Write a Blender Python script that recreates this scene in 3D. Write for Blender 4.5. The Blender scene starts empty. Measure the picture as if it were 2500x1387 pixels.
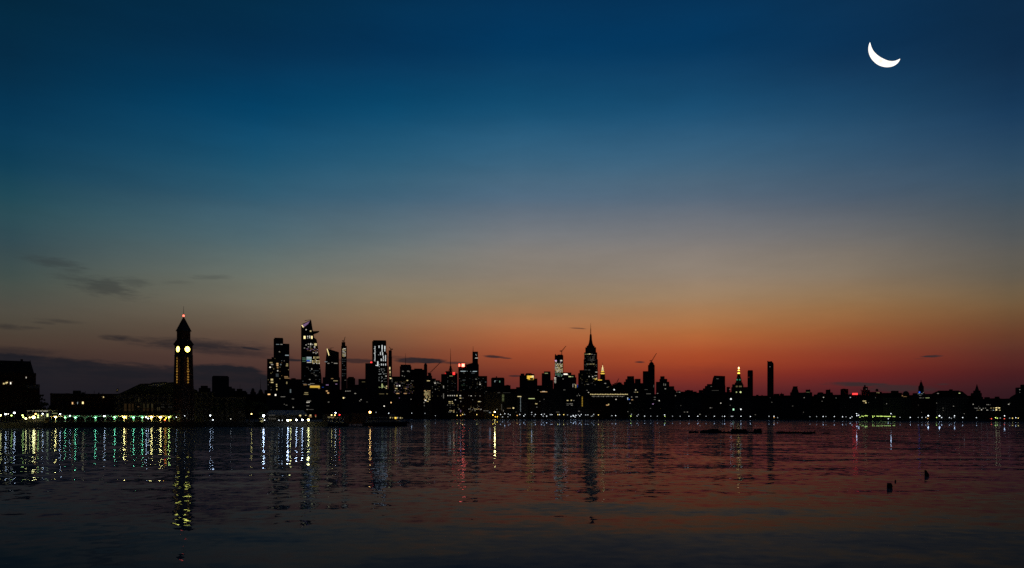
import bpy, bmesh, math, random
from mathutils import Vector

# ------------------------------------------------------------------ camera
F, CX, HY, CAMH = 1900.0, 1250.0, 1018.0, 6.0      # focal length and horizon on the 2500 px wide frame
sc = bpy.context.scene
cam_d = bpy.data.cameras.new("camera")
cam_d.sensor_width = 36.0
cam_d.lens = 36.0 * F / 2500.0
cam_d.shift_y = (HY - 693.5) / 2500.0
cam_d.clip_start, cam_d.clip_end = 0.5, 200000.0
cam = bpy.data.objects.new("camera", cam_d)
sc.collection.objects.link(cam)
cam.location = (0, 0, CAMH)
cam.rotation_euler = (math.radians(90), 0, 0)
sc.camera = cam

sc.view_settings.view_transform = 'Standard'
sc.view_settings.look = 'None'
sc.view_settings.exposure = 0.0
sc.view_settings.gamma = 1.0
sc.cycles.use_denoising = False
sc.cycles.sample_clamp_indirect = 0.0
sc.cycles.sample_clamp_direct = 0.0
sc.cycles.max_bounces = 5
sc.cycles.light_sampling_threshold = 0.0

def lin(c):
    return tuple((v / 255 / 12.92) if v / 255 <= 0.04045 else ((v / 255 + 0.055) / 1.055) ** 2.4 for v in c)

class Nodes:
    """small helper that strings shader nodes together"""
    def __init__(self, tree):
        self.t = tree
        tree.nodes.clear()
    def new(self, kind, **kw):
        n = self.t.nodes.new(kind)
        for k, v in kw.items():
            setattr(n, k, v)
        return n
    def link(self, a, b):
        self.t.links.new(a, b)
    def put(self, sock, v):
        if hasattr(v, 'is_output') or isinstance(v, bpy.types.NodeSocket):
            self.t.links.new(v, sock)
        else:
            sock.default_value = v
    def m(self, op, a, b=None, c=None, clamp=False):
        n = self.new('ShaderNodeMath', operation=op, use_clamp=clamp)
        self.put(n.inputs[0], a)
        if b is not None: self.put(n.inputs[1], b)
        if c is not None: self.put(n.inputs[2], c)
        return n.outputs[0]
    def mix(self, f, a, b, blend='MIX'):
        n = self.new('ShaderNodeMix', data_type='RGBA', blend_type=blend)
        self.put(n.inputs[0], f); self.put(n.inputs[6], a); self.put(n.inputs[7], b)
        return n.outputs[2]
    def rng(self, v, a, b, c=0.0, d=1.0, smooth=False):
        n = self.new('ShaderNodeMapRange', interpolation_type='SMOOTHSTEP' if smooth else 'LINEAR')
        for i, x in enumerate((v, a, b, c, d)):
            self.put(n.inputs[i], x)
        return n.outputs[0]
    def noise(self, vec, scale, detail=3.0, rough=0.5, dims='3D'):
        n = self.new('ShaderNodeTexNoise', noise_dimensions=dims)
        self.put(n.inputs['Vector'], vec)
        n.inputs['Scale'].default_value = scale
        n.inputs['Detail'].default_value = detail
        n.inputs['Roughness'].default_value = rough
        return n.outputs[0]
    def xyz(self, x, y, z=0.0):
        n = self.new('ShaderNodeCombineXYZ')
        for i, v in enumerate((x, y, z)): self.put(n.inputs[i], v)
        return n.outputs[0]

# ------------------------------------------------------------------ sky: dawn, the sun still below the horizon
def angles(px, py):
    dx, dz = (px - CX) / F, (HY - py) / F
    return math.atan(dx), math.atan(dz / math.hypot(1, dx))

SKY_ROWS = (0, 150, 300, 420, 500, 600, 680, 740, 800, 850, 900, 950)
SKY = {
    30:   ((2,36,64),(3,40,72),(6,52,86),(18,62,86),(36,72,84),(52,74,80),(66,78,74),(76,76,68),(76,68,58),(70,55,48),(50,42,43),(34,30,36)),
    630:  ((2,40,74),(3,46,86),(8,66,108),(34,82,112),(58,93,112),(86,106,110),(108,112,102),(114,106,90),(100,83,68),(84,62,54),(72,49,46),(48,36,40)),
    950:  ((2,43,82),(4,51,95),(18,74,116),(48,90,119),(73,101,120),(106,116,117),(126,120,107),(136,117,91),(134,98,70),(116,74,54),(98,54,43),(68,38,40)),
    1260: ((2,46,90),(6,56,102),(30,80,122),(64,98,127),(91,109,127),(126,124,122),(140,126,110),(150,122,92),(168,108,70),(160,82,50),(130,58,40),(96,40,40)),
    1710: ((3,46,90),(10,56,102),(36,80,122),(69,97,124),(96,108,123),(130,124,120),(146,128,110),(162,126,92),(176,112,66),(172,84,46),(150,58,36),(100,36,38)),
    2070: ((8,44,84),(14,50,92),(36,72,110),(62,86,112),(86,97,111),(118,112,106),(134,116,96),(148,112,76),(150,92,54),(140,66,42),(122,42,34),(80,30,36)),
    2470: ((10,38,72),(14,42,78),(28,58,94),(50,74,98),(68,82,94),(88,88,86),(100,90,76),(110,86,60),(104,66,44),(92,48,38),(76,30,32),(52,24,32)),
}
world = bpy.data.worlds.new("World")
sc.world = world
world.use_nodes = True
N = Nodes(world.node_tree)
gen = N.new('ShaderNodeTexCoord').outputs['Generated']
sep = N.new('ShaderNodeSeparateXYZ'); N.link(gen, sep.inputs[0])
dx_, dy_, dz_ = sep.outputs
AZ = N.m('ARCTAN2', dx_, dy_)
EL = N.m('ARCSINE', dz_)
EL0, EL1 = math.radians(-1), math.radians(40)
t_el = N.rng(EL, EL0, EL1)
prev = None
for col, cols in SKY.items():
    rp = N.new('ShaderNodeValToRGB'); N.link(t_el, rp.inputs[0])
    cr = rp.color_ramp; cr.interpolation = 'CARDINAL'
    stops = []
    for r, c in zip(SKY_ROWS, cols):
        k = max(0.0, min(1.0, (520 - r) / 300.0))
        c = (c[0], c[1] * (1 + .07 * k), c[2] * (1 - .045 * k))
        a, e = angles(col, r)
        stops.append(((e - EL0) / (EL1 - EL0), lin(c)))
    stops.sort()
    lo = stops[0][1]
    stops.insert(0, (stops[0][0] * 0.5, tuple(v * .8 for v in lo)))
    hi = stops[-1][1]
    stops.append((0.98, (hi[0] * .5, hi[1] * .45, hi[2] * .5)))
    while len(cr.elements) < len(stops): cr.elements.new(0.5)
    for e, (p, c) in zip(cr.elements, stops):
        e.position = p
    for e, (p, c) in zip(cr.elements, stops):
        e.position = p; e.color = (*c, 1)
    a0 = angles(col, HY)[0]
    if prev is None:
        skyc = rp.outputs[0]
    else:
        skyc = N.mix(N.rng(AZ, prev, a0), skyc, rp.outputs[0])
    prev = a0
# away from the dawn the sky is still night
cosaz = N.m('COSINE', N.m('SUBTRACT', AZ, math.radians(10)))
skyc = N.mix(N.rng(cosaz, -0.1, 0.72, smooth=True), (0.0012, 0.0022, 0.0045, 1), skyc)

# thin clouds low over the horizon: (centre px, half width, half height, tilt, density, softness)
CLOUDS = [
    (10, 858, 190, 16, 0.00, .55, .9), (292, 826, 70, 10, 0.07, .74, .9), (330, 831, 60, 8, .06, .5, .9), (262, 825, 34, 8, .05, .5, .9), (500, 845, 230, 22, 0.03, .80, .95), (560, 860, 160, 13, 0.03, .62, .95), (612, 851, 42, 4, 0.13, .9, .6), (480, 833, 40, 4, .05, .4, .8),
    (715, 879, 60, 4.5, 0.03, .85, .6), (690, 871, 40, 3, .03, .4, .8), (880, 881, 75, 7, 0.02, .75, .7), (1032, 881, 72, 9, 0.02, .97, .45), (985, 877, 30, 5, .02, .6, .7),
    (1110, 886, 45, 4.5, 0.03, .65, .7), (1206, 871, 30, 4, 0.05, .9, .6), (1232, 874, 22, 2.4, .08, .7, .6), (1412, 801.5, 28, 2.2, 0.06, .6, .6),
    (1256, 918, 20, 3, 0.02, .8, .5), (1562, 884, 19, 3.6, 0.03, .85, .6), (2272, 870, 34, 3.8, 0.01, .92, .5), (2245, 876, 26, 2, .01, .3, .7),
    (2105, 938.5, 95, 7, 0.03, .97, .6), (2175, 944, 90, 7, .03, .85, .7), (2195, 951, 120, 12, 0.02, .85, .8), (2302, 938, 24, 3.4, 0, .55, .7), (130, 641, 95, 17, 0.10, .45, .95), (175, 660, 60, 10, .05, .25, .9), (258, 701, 125, 30, 0.08, .50, .95), (200, 685, 90, 22, .12, .32, .95),
    (330, 690, 60, 16, .0, .30, .9), (520, 678, 80, 8, -.08, .26, .9), (430, 690, 60, 8, -.05, .16, .9), (150, 784, 80, 8, .03, .36, 1.0), (110, 788, 40, 5, .0, .3, .8),
    (15, 798, 60, 9, .02, .45, 1.0), (70, 800, 50, 5, .0, .3, .8), (1750, 905, 170, 22, .05, .12, 1.0), (880, 935, 140, 16, 0, .55, .8), (960, 872, 60, 5, .0, .35, .8),
]
dens = None
azc = N.m('MULTIPLY', AZ, 1.0)
wv = N.xyz(N.m('MULTIPLY', AZ, 22.0), N.m('MULTIPLY', EL, 95.0), 3.7)
wob = N.m('SUBTRACT', N.noise(wv, 1.0, 6.0, 0.62), 0.5)
wv2 = N.xyz(N.m('MULTIPLY', AZ, 60.0), N.m('MULTIPLY', EL, 330.0), 9.1)
wob2 = N.m('SUBTRACT', N.noise(wv2, 1.0, 5.0, 0.6), 0.5)
for (cx, cy, hw, hh, tilt, op, soft) in CLOUDS:
    a, e = angles(cx, cy)
    k = math.cos(a)
    sa, se = hw / F * k * k, hh / F * k
    u = N.m('DIVIDE', N.m('SUBTRACT', AZ, a), sa)
    ev = N.m('ADD', N.m('SUBTRACT', EL, e), N.m('MULTIPLY', N.m('SUBTRACT', AZ, a), tilt))
    v = N.m('DIVIDE', ev, se)
    d = N.m('SQRT', N.m('ADD', N.m('MULTIPLY', u, u), N.m('MULTIPLY', v, v)))
    d = N.m('ADD', d, N.m('MULTIPLY', wob, 1.7 if cy < 720 else 1.3))
    d = N.m('ADD', d, N.m('MULTIPLY', wob2, 1.3 if cy < 720 else .9))
    f = N.rng(d, 1.0, 1.0 - soft, 0.0, op, smooth=True)
    dens = f if dens is None else N.m('MAXIMUM', dens, f)
# the cloud bank low on the left: everything below a gently falling edge
EDGE = [(-700, 838), (-200, 848), (0, 856), (70, 863), (150, 871), (300, 885), (420, 893), (500, 889), (560, 890), (620, 898), (655, 915), (700, 945), (760, 985)]
er = N.new('ShaderNodeValToRGB'); er.color_ramp.interpolation = 'LINEAR'
A0, A1 = angles(-700, HY)[0], angles(760, HY)[0]
N.link(N.rng(AZ, A0, A1), er.inputs[0])
while len(er.color_ramp.elements) < len(EDGE): er.color_ramp.elements.new(.5)
for e_, (px, py) in zip(er.color_ramp.elements, EDGE): e_.position = (angles(px, HY)[0] - A0) / (A1 - A0)
for e_, (px, py) in zip(er.color_ramp.elements, EDGE):
    e_.position = (angles(px, HY)[0] - A0) / (A1 - A0); q = angles(px, py)[1] / .2; e_.color = (q, q, q, 1)
edge = N.m('MULTIPLY', er.outputs[0], .2)
edge = N.m('ADD', edge, N.m('ADD', N.m('MULTIPLY', wob, .012), N.m('MULTIPLY', wob2, .008)))
below = N.m('SUBTRACT', edge, EL)
bank = N.m('MULTIPLY', N.rng(below, -.002, .0045, 0, 1, smooth=True), N.rng(below, .0, .05, .97, .92))
streak = N.noise(N.xyz(N.m('MULTIPLY', AZ, 9.0), N.m('MULTIPLY', EL, 120.0), 5.5), 1.0, 5.0, .6)
bank = N.m('MULTIPLY', bank, N.rng(streak, .45, .75, 1.0, .74))
dens = N.m('MAXIMUM', dens, bank)
cl_n = N.rng(wob, -.2, .2, 0.88, 1.15)
ccol = N.mix(N.rng(AZ, -.28, .40), (*lin((26, 27, 35)), 1), (*lin((52, 38, 42)), 1))
ccol = N.mix(N.rng(EL, 0.10, 0.2), ccol, (*lin((52, 56, 58)), 1))
skyc = N.mix(N.m('MULTIPLY', dens, cl_n, clamp=True), skyc, ccol)
# physical sky for the first scattered light, sun two degrees under the skyline ahead
# uneven thin haze in the upper air
hz = N.noise(N.xyz(N.m('MULTIPLY', AZ, 3.0), N.m('MULTIPLY', EL, 14.0), 21.0), 1.0, 6.0, .55)
hz2 = N.noise(N.xyz(N.m('MULTIPLY', AZ, 14.0), N.m('MULTIPLY', EL, 60.0), 33.0), 1.0, 6.0, .65)
hzf = N.m('MULTIPLY', N.rng(hz, .3, .7, .94, 1.06), N.rng(hz2, .3, .7, .975, 1.025))
hv = N.new('ShaderNodeVectorMath', operation='SCALE'); N.link(skyc, hv.inputs[0]); N.link(hzf, hv.inputs[3])
skyc = hv.outputs[0]
nish = N.new('ShaderNodeTexSky', sky_type='NISHITA')
nish.sun_disc = False
nish.sun_elevation = math.radians(-4)
nish.sun_rotation = math.radians(12)
bg1 = N.new('ShaderNodeBackground'); N.link(skyc, bg1.inputs[0]); bg1.inputs[1].default_value = 1.0
bg2 = N.new('ShaderNodeBackground'); N.link(nish.outputs[0], bg2.inputs[0]); bg2.inputs[1].default_value = 0.02
add = N.new('ShaderNodeAddShader'); N.link(bg1.outputs[0], add.inputs[0]); N.link(bg2.outputs[0], add.inputs[1])
wo = N.new('ShaderNodeOutputWorld'); N.link(add.outputs[0], wo.inputs[0])

# ------------------------------------------------------------------ helpers
COL = sc.collection
def link(o, parent=None):
    COL.objects.link(o)
    if parent is not None: o.parent = parent
    return o
def tag(o, label, cat, group=None):
    o["label"] = label; o["category"] = cat
    if group: o["group"] = group
    return o
def thing(name, label, cat, loc=(0, 0, 0), rz=0.0, group=None):
    o = bpy.data.objects.new(name, None)
    o.location = loc; o.rotation_euler = (0, 0, rz)
    link(o)
    return tag(o, label, cat, group)
def to_mesh(name, bm, mat=None):
    me = bpy.data.meshes.new(name)
    bmesh.ops.recalc_face_normals(bm, faces=bm.faces)
    bm.to_mesh(me); bm.free()
    if mat is not None:
        for mm in (mat if isinstance(mat, (list, tuple)) else [mat]): me.materials.append(mm)
    return me
def part(name, bm, mat, parent, loc=None, rz=0.0):
    o = bpy.data.objects.new(name, to_mesh(name, bm, mat) if isinstance(bm, bmesh.types.BMesh) else bm)
    if loc is not None: o.location = loc
    o.rotation_euler = (0, 0, rz)
    return link(o, parent)
def structure(name, bm, mat):
    o = part(name, bm, mat, None); o["kind"] = "structure"; return o

def hexa(bm, b, t, z0, z1):
    """b, t = (x0, x1, y0, y1) rectangles at z0 and z1"""
    vs = [bm.verts.new((x, y, z)) for (r, z) in ((b, z0), (t, z1)) for (x, y) in ((r[0], r[2]), (r[1], r[2]), (r[1], r[3]), (r[0], r[3]))]
    for f in ((3, 2, 1, 0), (4, 5, 6, 7), (0, 1, 5, 4), (1, 2, 6, 5), (2, 3, 7, 6), (3, 0, 4, 7)):
        bm.faces.new([vs[i] for i in f])
def box(bm, x0, x1, y0, y1, z0, z1):
    hexa(bm, (x0, x1, y0, y1), (x0, x1, y0, y1), z0, z1)
def tube(bm, p0, p1, r0, r1=None, n=8):
    p0, p1 = Vector(p0), Vector(p1); r1 = r0 if r1 is None else r1
    d = (p1 - p0).normalized()
    a = d.orthogonal().normalized(); b = d.cross(a)
    rings = []
    for p, r in ((p0, r0), (p1, r1)):
        rings.append([bm.verts.new(p + (a * math.cos(2 * math.pi * i / n) + b * math.sin(2 * math.pi * i / n)) * r) for i in range(n)])
    for i in range(n):
        j = (i + 1) % n
        bm.faces.new((rings[0][i], rings[0][j], rings[1][j], rings[1][i]))
    bm.faces.new(rings[0][::-1]); bm.faces.new(rings[1])
def lathe(bm, prof, n=14, c=(0, 0), sy=1.0):
    """prof = [(r, z)...] bottom to top"""
    rings = []
    for r, z in prof:
        rings.append([bm.verts.new((c[0] + r * math.cos(2 * math.pi * i / n), c[1] + r * sy * math.sin(2 * math.pi * i / n), z)) for i in range(n)])
    for k in range(len(rings) - 1):
        for i in range(n):
            j = (i + 1) % n
            bm.faces.new((rings[k][i], rings[k][j], rings[k + 1][j], rings[k + 1][i]))
    bm.faces.new(rings[0][::-1]); bm.faces.new(rings[-1])
def prism(bm, poly, y0, y1):
    """poly = [(x, z)...] counter-clockwise, extruded along y"""
    a = [bm.verts.new((x, y0, z)) for x, z in poly]
    b = [bm.verts.new((x, y1, z)) for x, z in poly]
    bm.faces.new(a); bm.faces.new(b[::-1])
    for i in range(len(poly)):
        j = (i + 1) % len(poly)
        bm.faces.new((a[i], b[i], b[j], a[j]))
def globe(bm, c, r, n=10):
    prof = [(max(r * math.sin(math.pi * k / 8), r * .02), c[2] - r * math.cos(math.pi * k / 8)) for k in range(9)]
    lathe(bm, prof, n, (c[0], c[1]))

# ------------------------------------------------------------------ materials
MATS = {}
def facade_mat(name, wall, glass, sx, sz, rough=0.7):
    m = bpy.data.materials.new(name); m.use_nodes = True
    N = Nodes(m.node_tree)
    tc = N.new('ShaderNodeTexCoord').outputs['Object']
    s = N.new('ShaderNodeSeparateXYZ'); N.link(tc, s.inputs[0])
    u = N.m('ADD', s.outputs[0], s.outputs[1])
    fx = N.m('FRACT', N.m('DIVIDE', u, sx)); fz = N.m('FRACT', N.m('DIVIDE', s.outputs[2], sz))
    g = N.m('MULTIPLY', N.m('MULTIPLY', N.m('GREATER_THAN', fx, .28), N.m('LESS_THAN', fx, .78)),
            N.m('MULTIPLY', N.m('GREATER_THAN', fz, .32), N.m('LESS_THAN', fz, .86)))
    st = N.noise(tc, 0.08, 4.0, 0.6)
    wallc = N.mix(N.rng(st, .3, .7), tuple(v * .8 for v in wall) + (1,), tuple(min(1, v * 1.15) for v in wall) + (1,))
    cc = N.mix(g, wallc, (*glass, 1))
    p = N.new('ShaderNodeBsdfPrincipled'); N.link(cc, p.inputs['Base Color'])
    N.link(N.rng(g, 0, 1, rough, .25), p.inputs['Roughness'])
    p.inputs['Specular IOR Level'].default_value = .3
    o = N.new('ShaderNodeOutputMaterial'); N.link(p.outputs[0], o.inputs[0])
    return m
FACADES = [
    facade_mat('limestone facade', (.20, .185, .16), (.02, .025, .03), 3.2, 3.8),
    facade_mat('brick facade', (.13, .065, .045), (.02, .022, .025), 2.8, 3.2),
    facade_mat('grey concrete facade', (.15, .15, .15), (.02, .025, .03), 4.0, 3.6),
    facade_mat('dark glass facade', (.06, .07, .08), (.015, .02, .025), 1.6, 4.0, .3),
]
def plain(name, c, rough=.6, metal=0.0, var=.25, scale=2.0):
    if name in MATS: return MATS[name]
    m = bpy.data.materials.new(name); m.use_nodes = True
    N = Nodes(m.node_tree)
    tc = N.new('ShaderNodeTexCoord').outputs['Object']
    n = N.noise(tc, scale, 5.0, .6)
    cc = N.mix(N.rng(n, .3, .7), tuple(v * (1 - var) for v in c) + (1,), tuple(min(1, v * (1 + var)) for v in c) + (1,))
    p = N.new('ShaderNodeBsdfPrincipled'); N.link(cc, p.inputs['Base Color'])
    p.inputs['Roughness'].default_value = rough; p.inputs['Metallic'].default_value = metal
    o = N.new('ShaderNodeOutputMaterial'); N.link(p.outputs[0], o.inputs[0])
    MATS[name] = m
    return m
STEEL = plain('dark painted steel', (.08, .08, .085), .5)
CONCRETE = plain('weathered concrete', (.25, .24, .22), .85, scale=.4)
TIMBER = plain('wet dark timber', (.06, .045, .035), .7, scale=3.0)
ROOFING = plain('grey roofing', (.05, .05, .055), .8, scale=.3)
COPPER = plain('green copper roof', (.045, .06, .055), .7, scale=.3)
TIN = plain('pale metal roofing', (.45, .47, .5), .5, scale=.3)
ROCK = plain('dark wet rock', (.07, .065, .06), .8, scale=1.2)
WHITEPAINT = plain('white boat paint', (.6, .6, .6), .4, scale=.5)
HULL = plain('dark blue hull paint', (.03, .04, .07), .4)
LEAF = plain('dark leaves', (.05, .075, .03), .8, scale=.8)
BARK = plain('bark', (.09, .07, .05), .9)
BRICK = plain('red brick', (.18, .08, .05), .85, scale=.8)
GLASS = plain('dark glass', (.02, .025, .03), .15, var=.1)

PAL = {'w': (1, .93, .78), 'y': (1, .80, .36), 'Y': (1, .62, .08), 'o': (1, .58, .24), 'c': (.78, .95, 1), 'g': (.50, 1, .62),
       'r': (1, .03, .03), 'b': (.04, .16, 1), 'p': (.85, .50, .95), 'R': (1, .11, .07), 'G': (.08, .6, .3), 'W': (.95, 1, .98), 'l': (.88, 1, .42)}
PALN = {'g': (.22, 1, .45), 'y': (1, .72, .20), 'k': (1, .82, .26), 'W': (.88, .95, 1), 'l': (.72, 1, .22), 'o': (1, .48, .12), 'Y': (1, .52, .04)}
def glow(p, lv, sample=False):
    key = ('glow', p, round(lv, 2), sample)
    if key in MATS: return MATS[key]
    m = bpy.data.materials.new('lit %s %.2f' % (p, lv)); m.use_nodes = True
    N = Nodes(m.node_tree)
    e = N.new('ShaderNodeEmission'); e.inputs[0].default_value = (*(PALN.get(p, PAL[p]) if sample else PAL[p]), 1); e.inputs[1].default_value = lv
    o = N.new('ShaderNodeOutputMaterial'); N.link(e.outputs[0], o.inputs[0])
    if not sample:
        m.cycles.emission_sampling = 'NONE'
    MATS[key] = m
    return m

# ------------------------------------------------------------------ water
def water_mat():
    m = bpy.data.materials.new('river water'); m.use_nodes = True
    N = Nodes(m.node_tree)
    geo = N.new('ShaderNodeNewGeometry')
    s = N.new('ShaderNodeSeparateXYZ'); N.link(geo.outputs['Position'], s.inputs[0])
    X, Y = s.outputs[0], s.outputs[1]
    # wind patches: the water close to the near bank lies calm
    patch = N.noise(N.xyz(N.m('MULTIPLY', X, .012), N.m('MULTIPLY', Y, .035), 1.3), 1.0, 3.0, .55)
    calm = N.rng(N.m('ADD', Y, N.m('MULTIPLY', patch, 40.0)), 55, 100, WAT['calm'], 1.0, smooth=True)
    amp = N.m('MULTIPLY', N.m('MULTIPLY', calm, N.rng(Y, 90, 420, 1.0, 1.8)), N.rng(patch, .3, .7, .7, 1.25))
    def slope(seed, sxy, detail, rough):
        v = N.xyz(N.m('MULTIPLY', X, sxy[0]), N.m('MULTIPLY', Y, sxy[1]), seed)
        return N.m('SUBTRACT', N.noise(v, 1.0, detail, rough), .5)
    sy = N.m('ADD', N.m('MULTIPLY', slope(2.0, (.06, .16), 5.0, .62), WAT['a1']), N.m('MULTIPLY', slope(7.0, (.8, .95), 1.5, .6), WAT['a2']))
    sx = N.m('ADD', N.m('MULTIPLY', slope(12.0, (.06, .16), 5.0, .62), WAT['a1'] * WAT['sxk']), N.m('MULTIPLY', slope(17.0, (.95, .85), 1.5, .6), WAT['a2'] * WAT['sxk']))
    swell = N.m('MULTIPLY', slope(23.0, (.07, .17), 2.0, .5), WAT['swell'])
    sy = N.m('ADD', N.m('MULTIPLY', sy, amp), swell)
    sx = N.m('MULTIPLY', N.m('MULTIPLY', sx, amp), N.rng(Y, 70, 240, 1.0 / WAT['sxk'], 1.0))
    nrm = N.new('ShaderNodeVectorMath', operation='NORMALIZE')
    N.link(N.xyz(sx, sy, 1.0), nrm.inputs[0])
    dt = N.new('ShaderNodeVectorMath', operation='DOT_PRODUCT')
    N.link(geo.outputs['Incoming'], dt.inputs[0]); N.link(nrm.outputs[0], dt.inputs[1])
    c = N.m('MAXIMUM', dt.outputs['Value'], 0.0)
    refl = N.m('MULTIPLY', N.m('POWER', N.m('SUBTRACT', 1.0, c), WAT['pow']), WAT['r0'])
    refl = N.m('MINIMUM', N.m('ADD', refl, .02), .93)
    gl = N.new('ShaderNodeBsdfGlossy'); gl.inputs['Roughness'].default_value = WAT['rough']
    gl.inputs['Color'].default_value = (*WAT['tint'], 1)
    N.link(nrm.outputs[0], gl.inputs['Normal'])
    # capillary ripples too small to see scatter part of the mirror image
    g2 = N.new('ShaderNodeBsdfGlossy'); g2.inputs['Roughness'].default_value = .36
    g2.inputs['Color'].default_value = (.95, .90, 1.0, 1)
    N.link(nrm.outputs[0], g2.inputs['Normal'])
    gm = N.new('ShaderNodeMixShader'); gm.inputs[0].default_value = WAT['wide']; N.link(gl.outputs[0], gm.inputs[1]); N.link(g2.outputs[0], gm.inputs[2])
    gl = gm
    df = N.new('ShaderNodeBsdfDiffuse'); df.inputs[0].default_value = (.02, .075, .125, 1)
    mx = N.new('ShaderNodeMixShader'); N.link(refl, mx.inputs[0]); N.link(df.outputs[0], mx.inputs[1]); N.link(gl.outputs[0], mx.inputs[2])
    o = N.new('ShaderNodeOutputMaterial'); N.link(mx.outputs[0], o.inputs[0])
    return m
WAT = dict(a1=.088, a2=.12, swell=.085, calm=.46, pow=18.0, r0=1.65, rough=.010, tint=(.57, .72, 1.0), sxk=.26, wide=.06)
bm = bmesh.new()
vs = [bm.verts.new(p) for p in ((-30000, -300, 0), (30000, -300, 0), (30000, 26000, 0), (-30000, 26000, 0))]
bm.faces.new(vs)
structure('water', bm, water_mat())

# ------------------------------------------------------------------ shores
SHORE = [(-2500, 2900), (300, 2350), (900, 2120), (1300, 2000), (1700, 1650), (2100, 1220), (2500, 965), (3200, 760), (4200, 620)]
def shore(px):
    for (a, da), (b, db) in zip(SHORE, SHORE[1:]):
        if px <= b: return da + (db - da) * (px - a) / (b - a)
    return SHORE[-1][1]
def ground_pt(px, D, z=0.0):
    return ((px - CX) / F * D, D, z)
GRASSY = plain('far bank paving', (.12, .12, .12), .9, scale=.05)
bm = bmesh.new()
poly = [ground_pt(px, D)[:2] for px, D in SHORE] + [(14000, 620), (14000, 16000), (-16000, 16000), (-16000, 2900)]
lo = [bm.verts.new((x, y, -2)) for x, y in poly]; hi_ = [bm.verts.new((x, y, 2.2)) for x, y in poly]
bm.faces.new(hi_)
for i in range(len(poly)):
    j = (i + 1) % len(poly)
    bm.faces.new((lo[i], lo[j], hi_[j], hi_[i]))
structure('far_shore', bm, GRASSY)
QUAY = plain('wet dark quay stone', (.03, .03, .03), .8, scale=.3)
NEAR = [(-1200, 300), (-300, 395), (0, 412), (125, 446), (300, 466), (480, 470), (640, 478), (770, 484), (800, 484)]
bm = bmesh.new()
poly = [ground_pt(px, D)[:2] for px, D in NEAR] + [ground_pt(800, 760)[:2], (-2600, 760), (-2600, 300)]
lo = [bm.verts.new((x, y, -2)) for x, y in poly]; hi_ = [bm.verts.new((x, y, 3.0)) for x, y in poly]
bm.faces.new(hi_)
for i in range(len(poly)):
    j = (i + 1) % len(poly)
    bm.faces.new((lo[i], lo[j], hi_[j], hi_[i]))
structure('near_shore', bm, QUAY)
def near(px):
    for (a, da), (b, db) in zip(NEAR, NEAR[1:]):
        if px <= b: return da + (db - da) * (px - a) / (b - a)
    return NEAR[-1][1]

# ------------------------------------------------------------------ moon: crescent-shaped mesh, its sunlight put in as emission, 30 km up-range, 1.5 km across
def make_moon():
    D = 60000.0
    def P(px, py): return Vector(((px - CX) / F * D, D, CAMH + (HY - py) / F * D))
    c = P(2080 + 860 / 9.906, 60 + 560 / 9.906)
    R = 474 / 9.906 / F * D
    bm = bmesh.new()
    n = 40
    # outer limb from the upper horn round the lower left to the right horn; inner terminator arc
    a0, a1 = math.radians(163), math.radians(319)
    pts = []
    for i in range(n + 1):
        t = i / n
        a = a0 + (a1 - a0) * t
        wdt = (math.sin(math.pi * t) ** .8) * .40 + .004
        endf = 1 - (.06 if t < .5 else .14) * (abs(2 * t - 1) ** 4)
        ro = R * endf
        ri = R * (endf - wdt)
        pts.append(((ro * math.cos(a), ro * math.sin(a)), (ri * math.cos(a), ri * math.sin(a))))
    rings = []
    for (ox, oz), (ix, iz) in pts:
        mx, mz = (ox + ix) / 2, (oz + iz) / 2
        th = max(10.0, math.hypot(ox - ix, oz - iz) * .45)
        rings.append([bm.verts.new(p) for p in ((ox, 0, oz), (mx, -th, mz), (ix, 0, iz), (mx, th, mz))])
    for k in range(n):
        for i in range(4):
            j = (i + 1) % 4
            bm.faces.new((rings[k][i], rings[k][j], rings[k + 1][j], rings[k + 1][i]))
    bm.faces.new(rings[0][::-1]); bm.faces.new(rings[-1])
    for f in bm.faces: f.smooth = True
    me = to_mesh('moon', bm)
    m = bpy.data.materials.new('moon sunlight glow'); m.use_nodes = True
    N = Nodes(m.node_tree)
    tc = N.new('ShaderNodeTexCoord').outputs['Object']
    v = N.new('ShaderNodeVectorMath', operation='SCALE'); N.link(tc, v.inputs[0]); v.inputs[3].default_value = 1 / R
    mar = N.noise(v.outputs[0], 3.0, 5.0, .6)
    e = N.new('ShaderNodeEmission'); N.link(N.mix(N.rng(mar, .35, .65), (1, .95, .85, 1), (1, .98, .92, 1)), e.inputs[0])
    N.link(N.rng(mar, .3, .7, 1.0, 1.5), e.inputs[1])
    m.cycles.emission_sampling = 'NONE'
    out = N.new('ShaderNodeOutputMaterial'); N.link(e.outputs[0], out.inputs[0])
    me.materials.append(m)
    o = link(bpy.data.objects.new('moon', me)); o.location = c
    tag(o, 'bright white crescent moon, horns pointing up and right, in the dark blue sky', 'moon')
make_moon()
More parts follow.
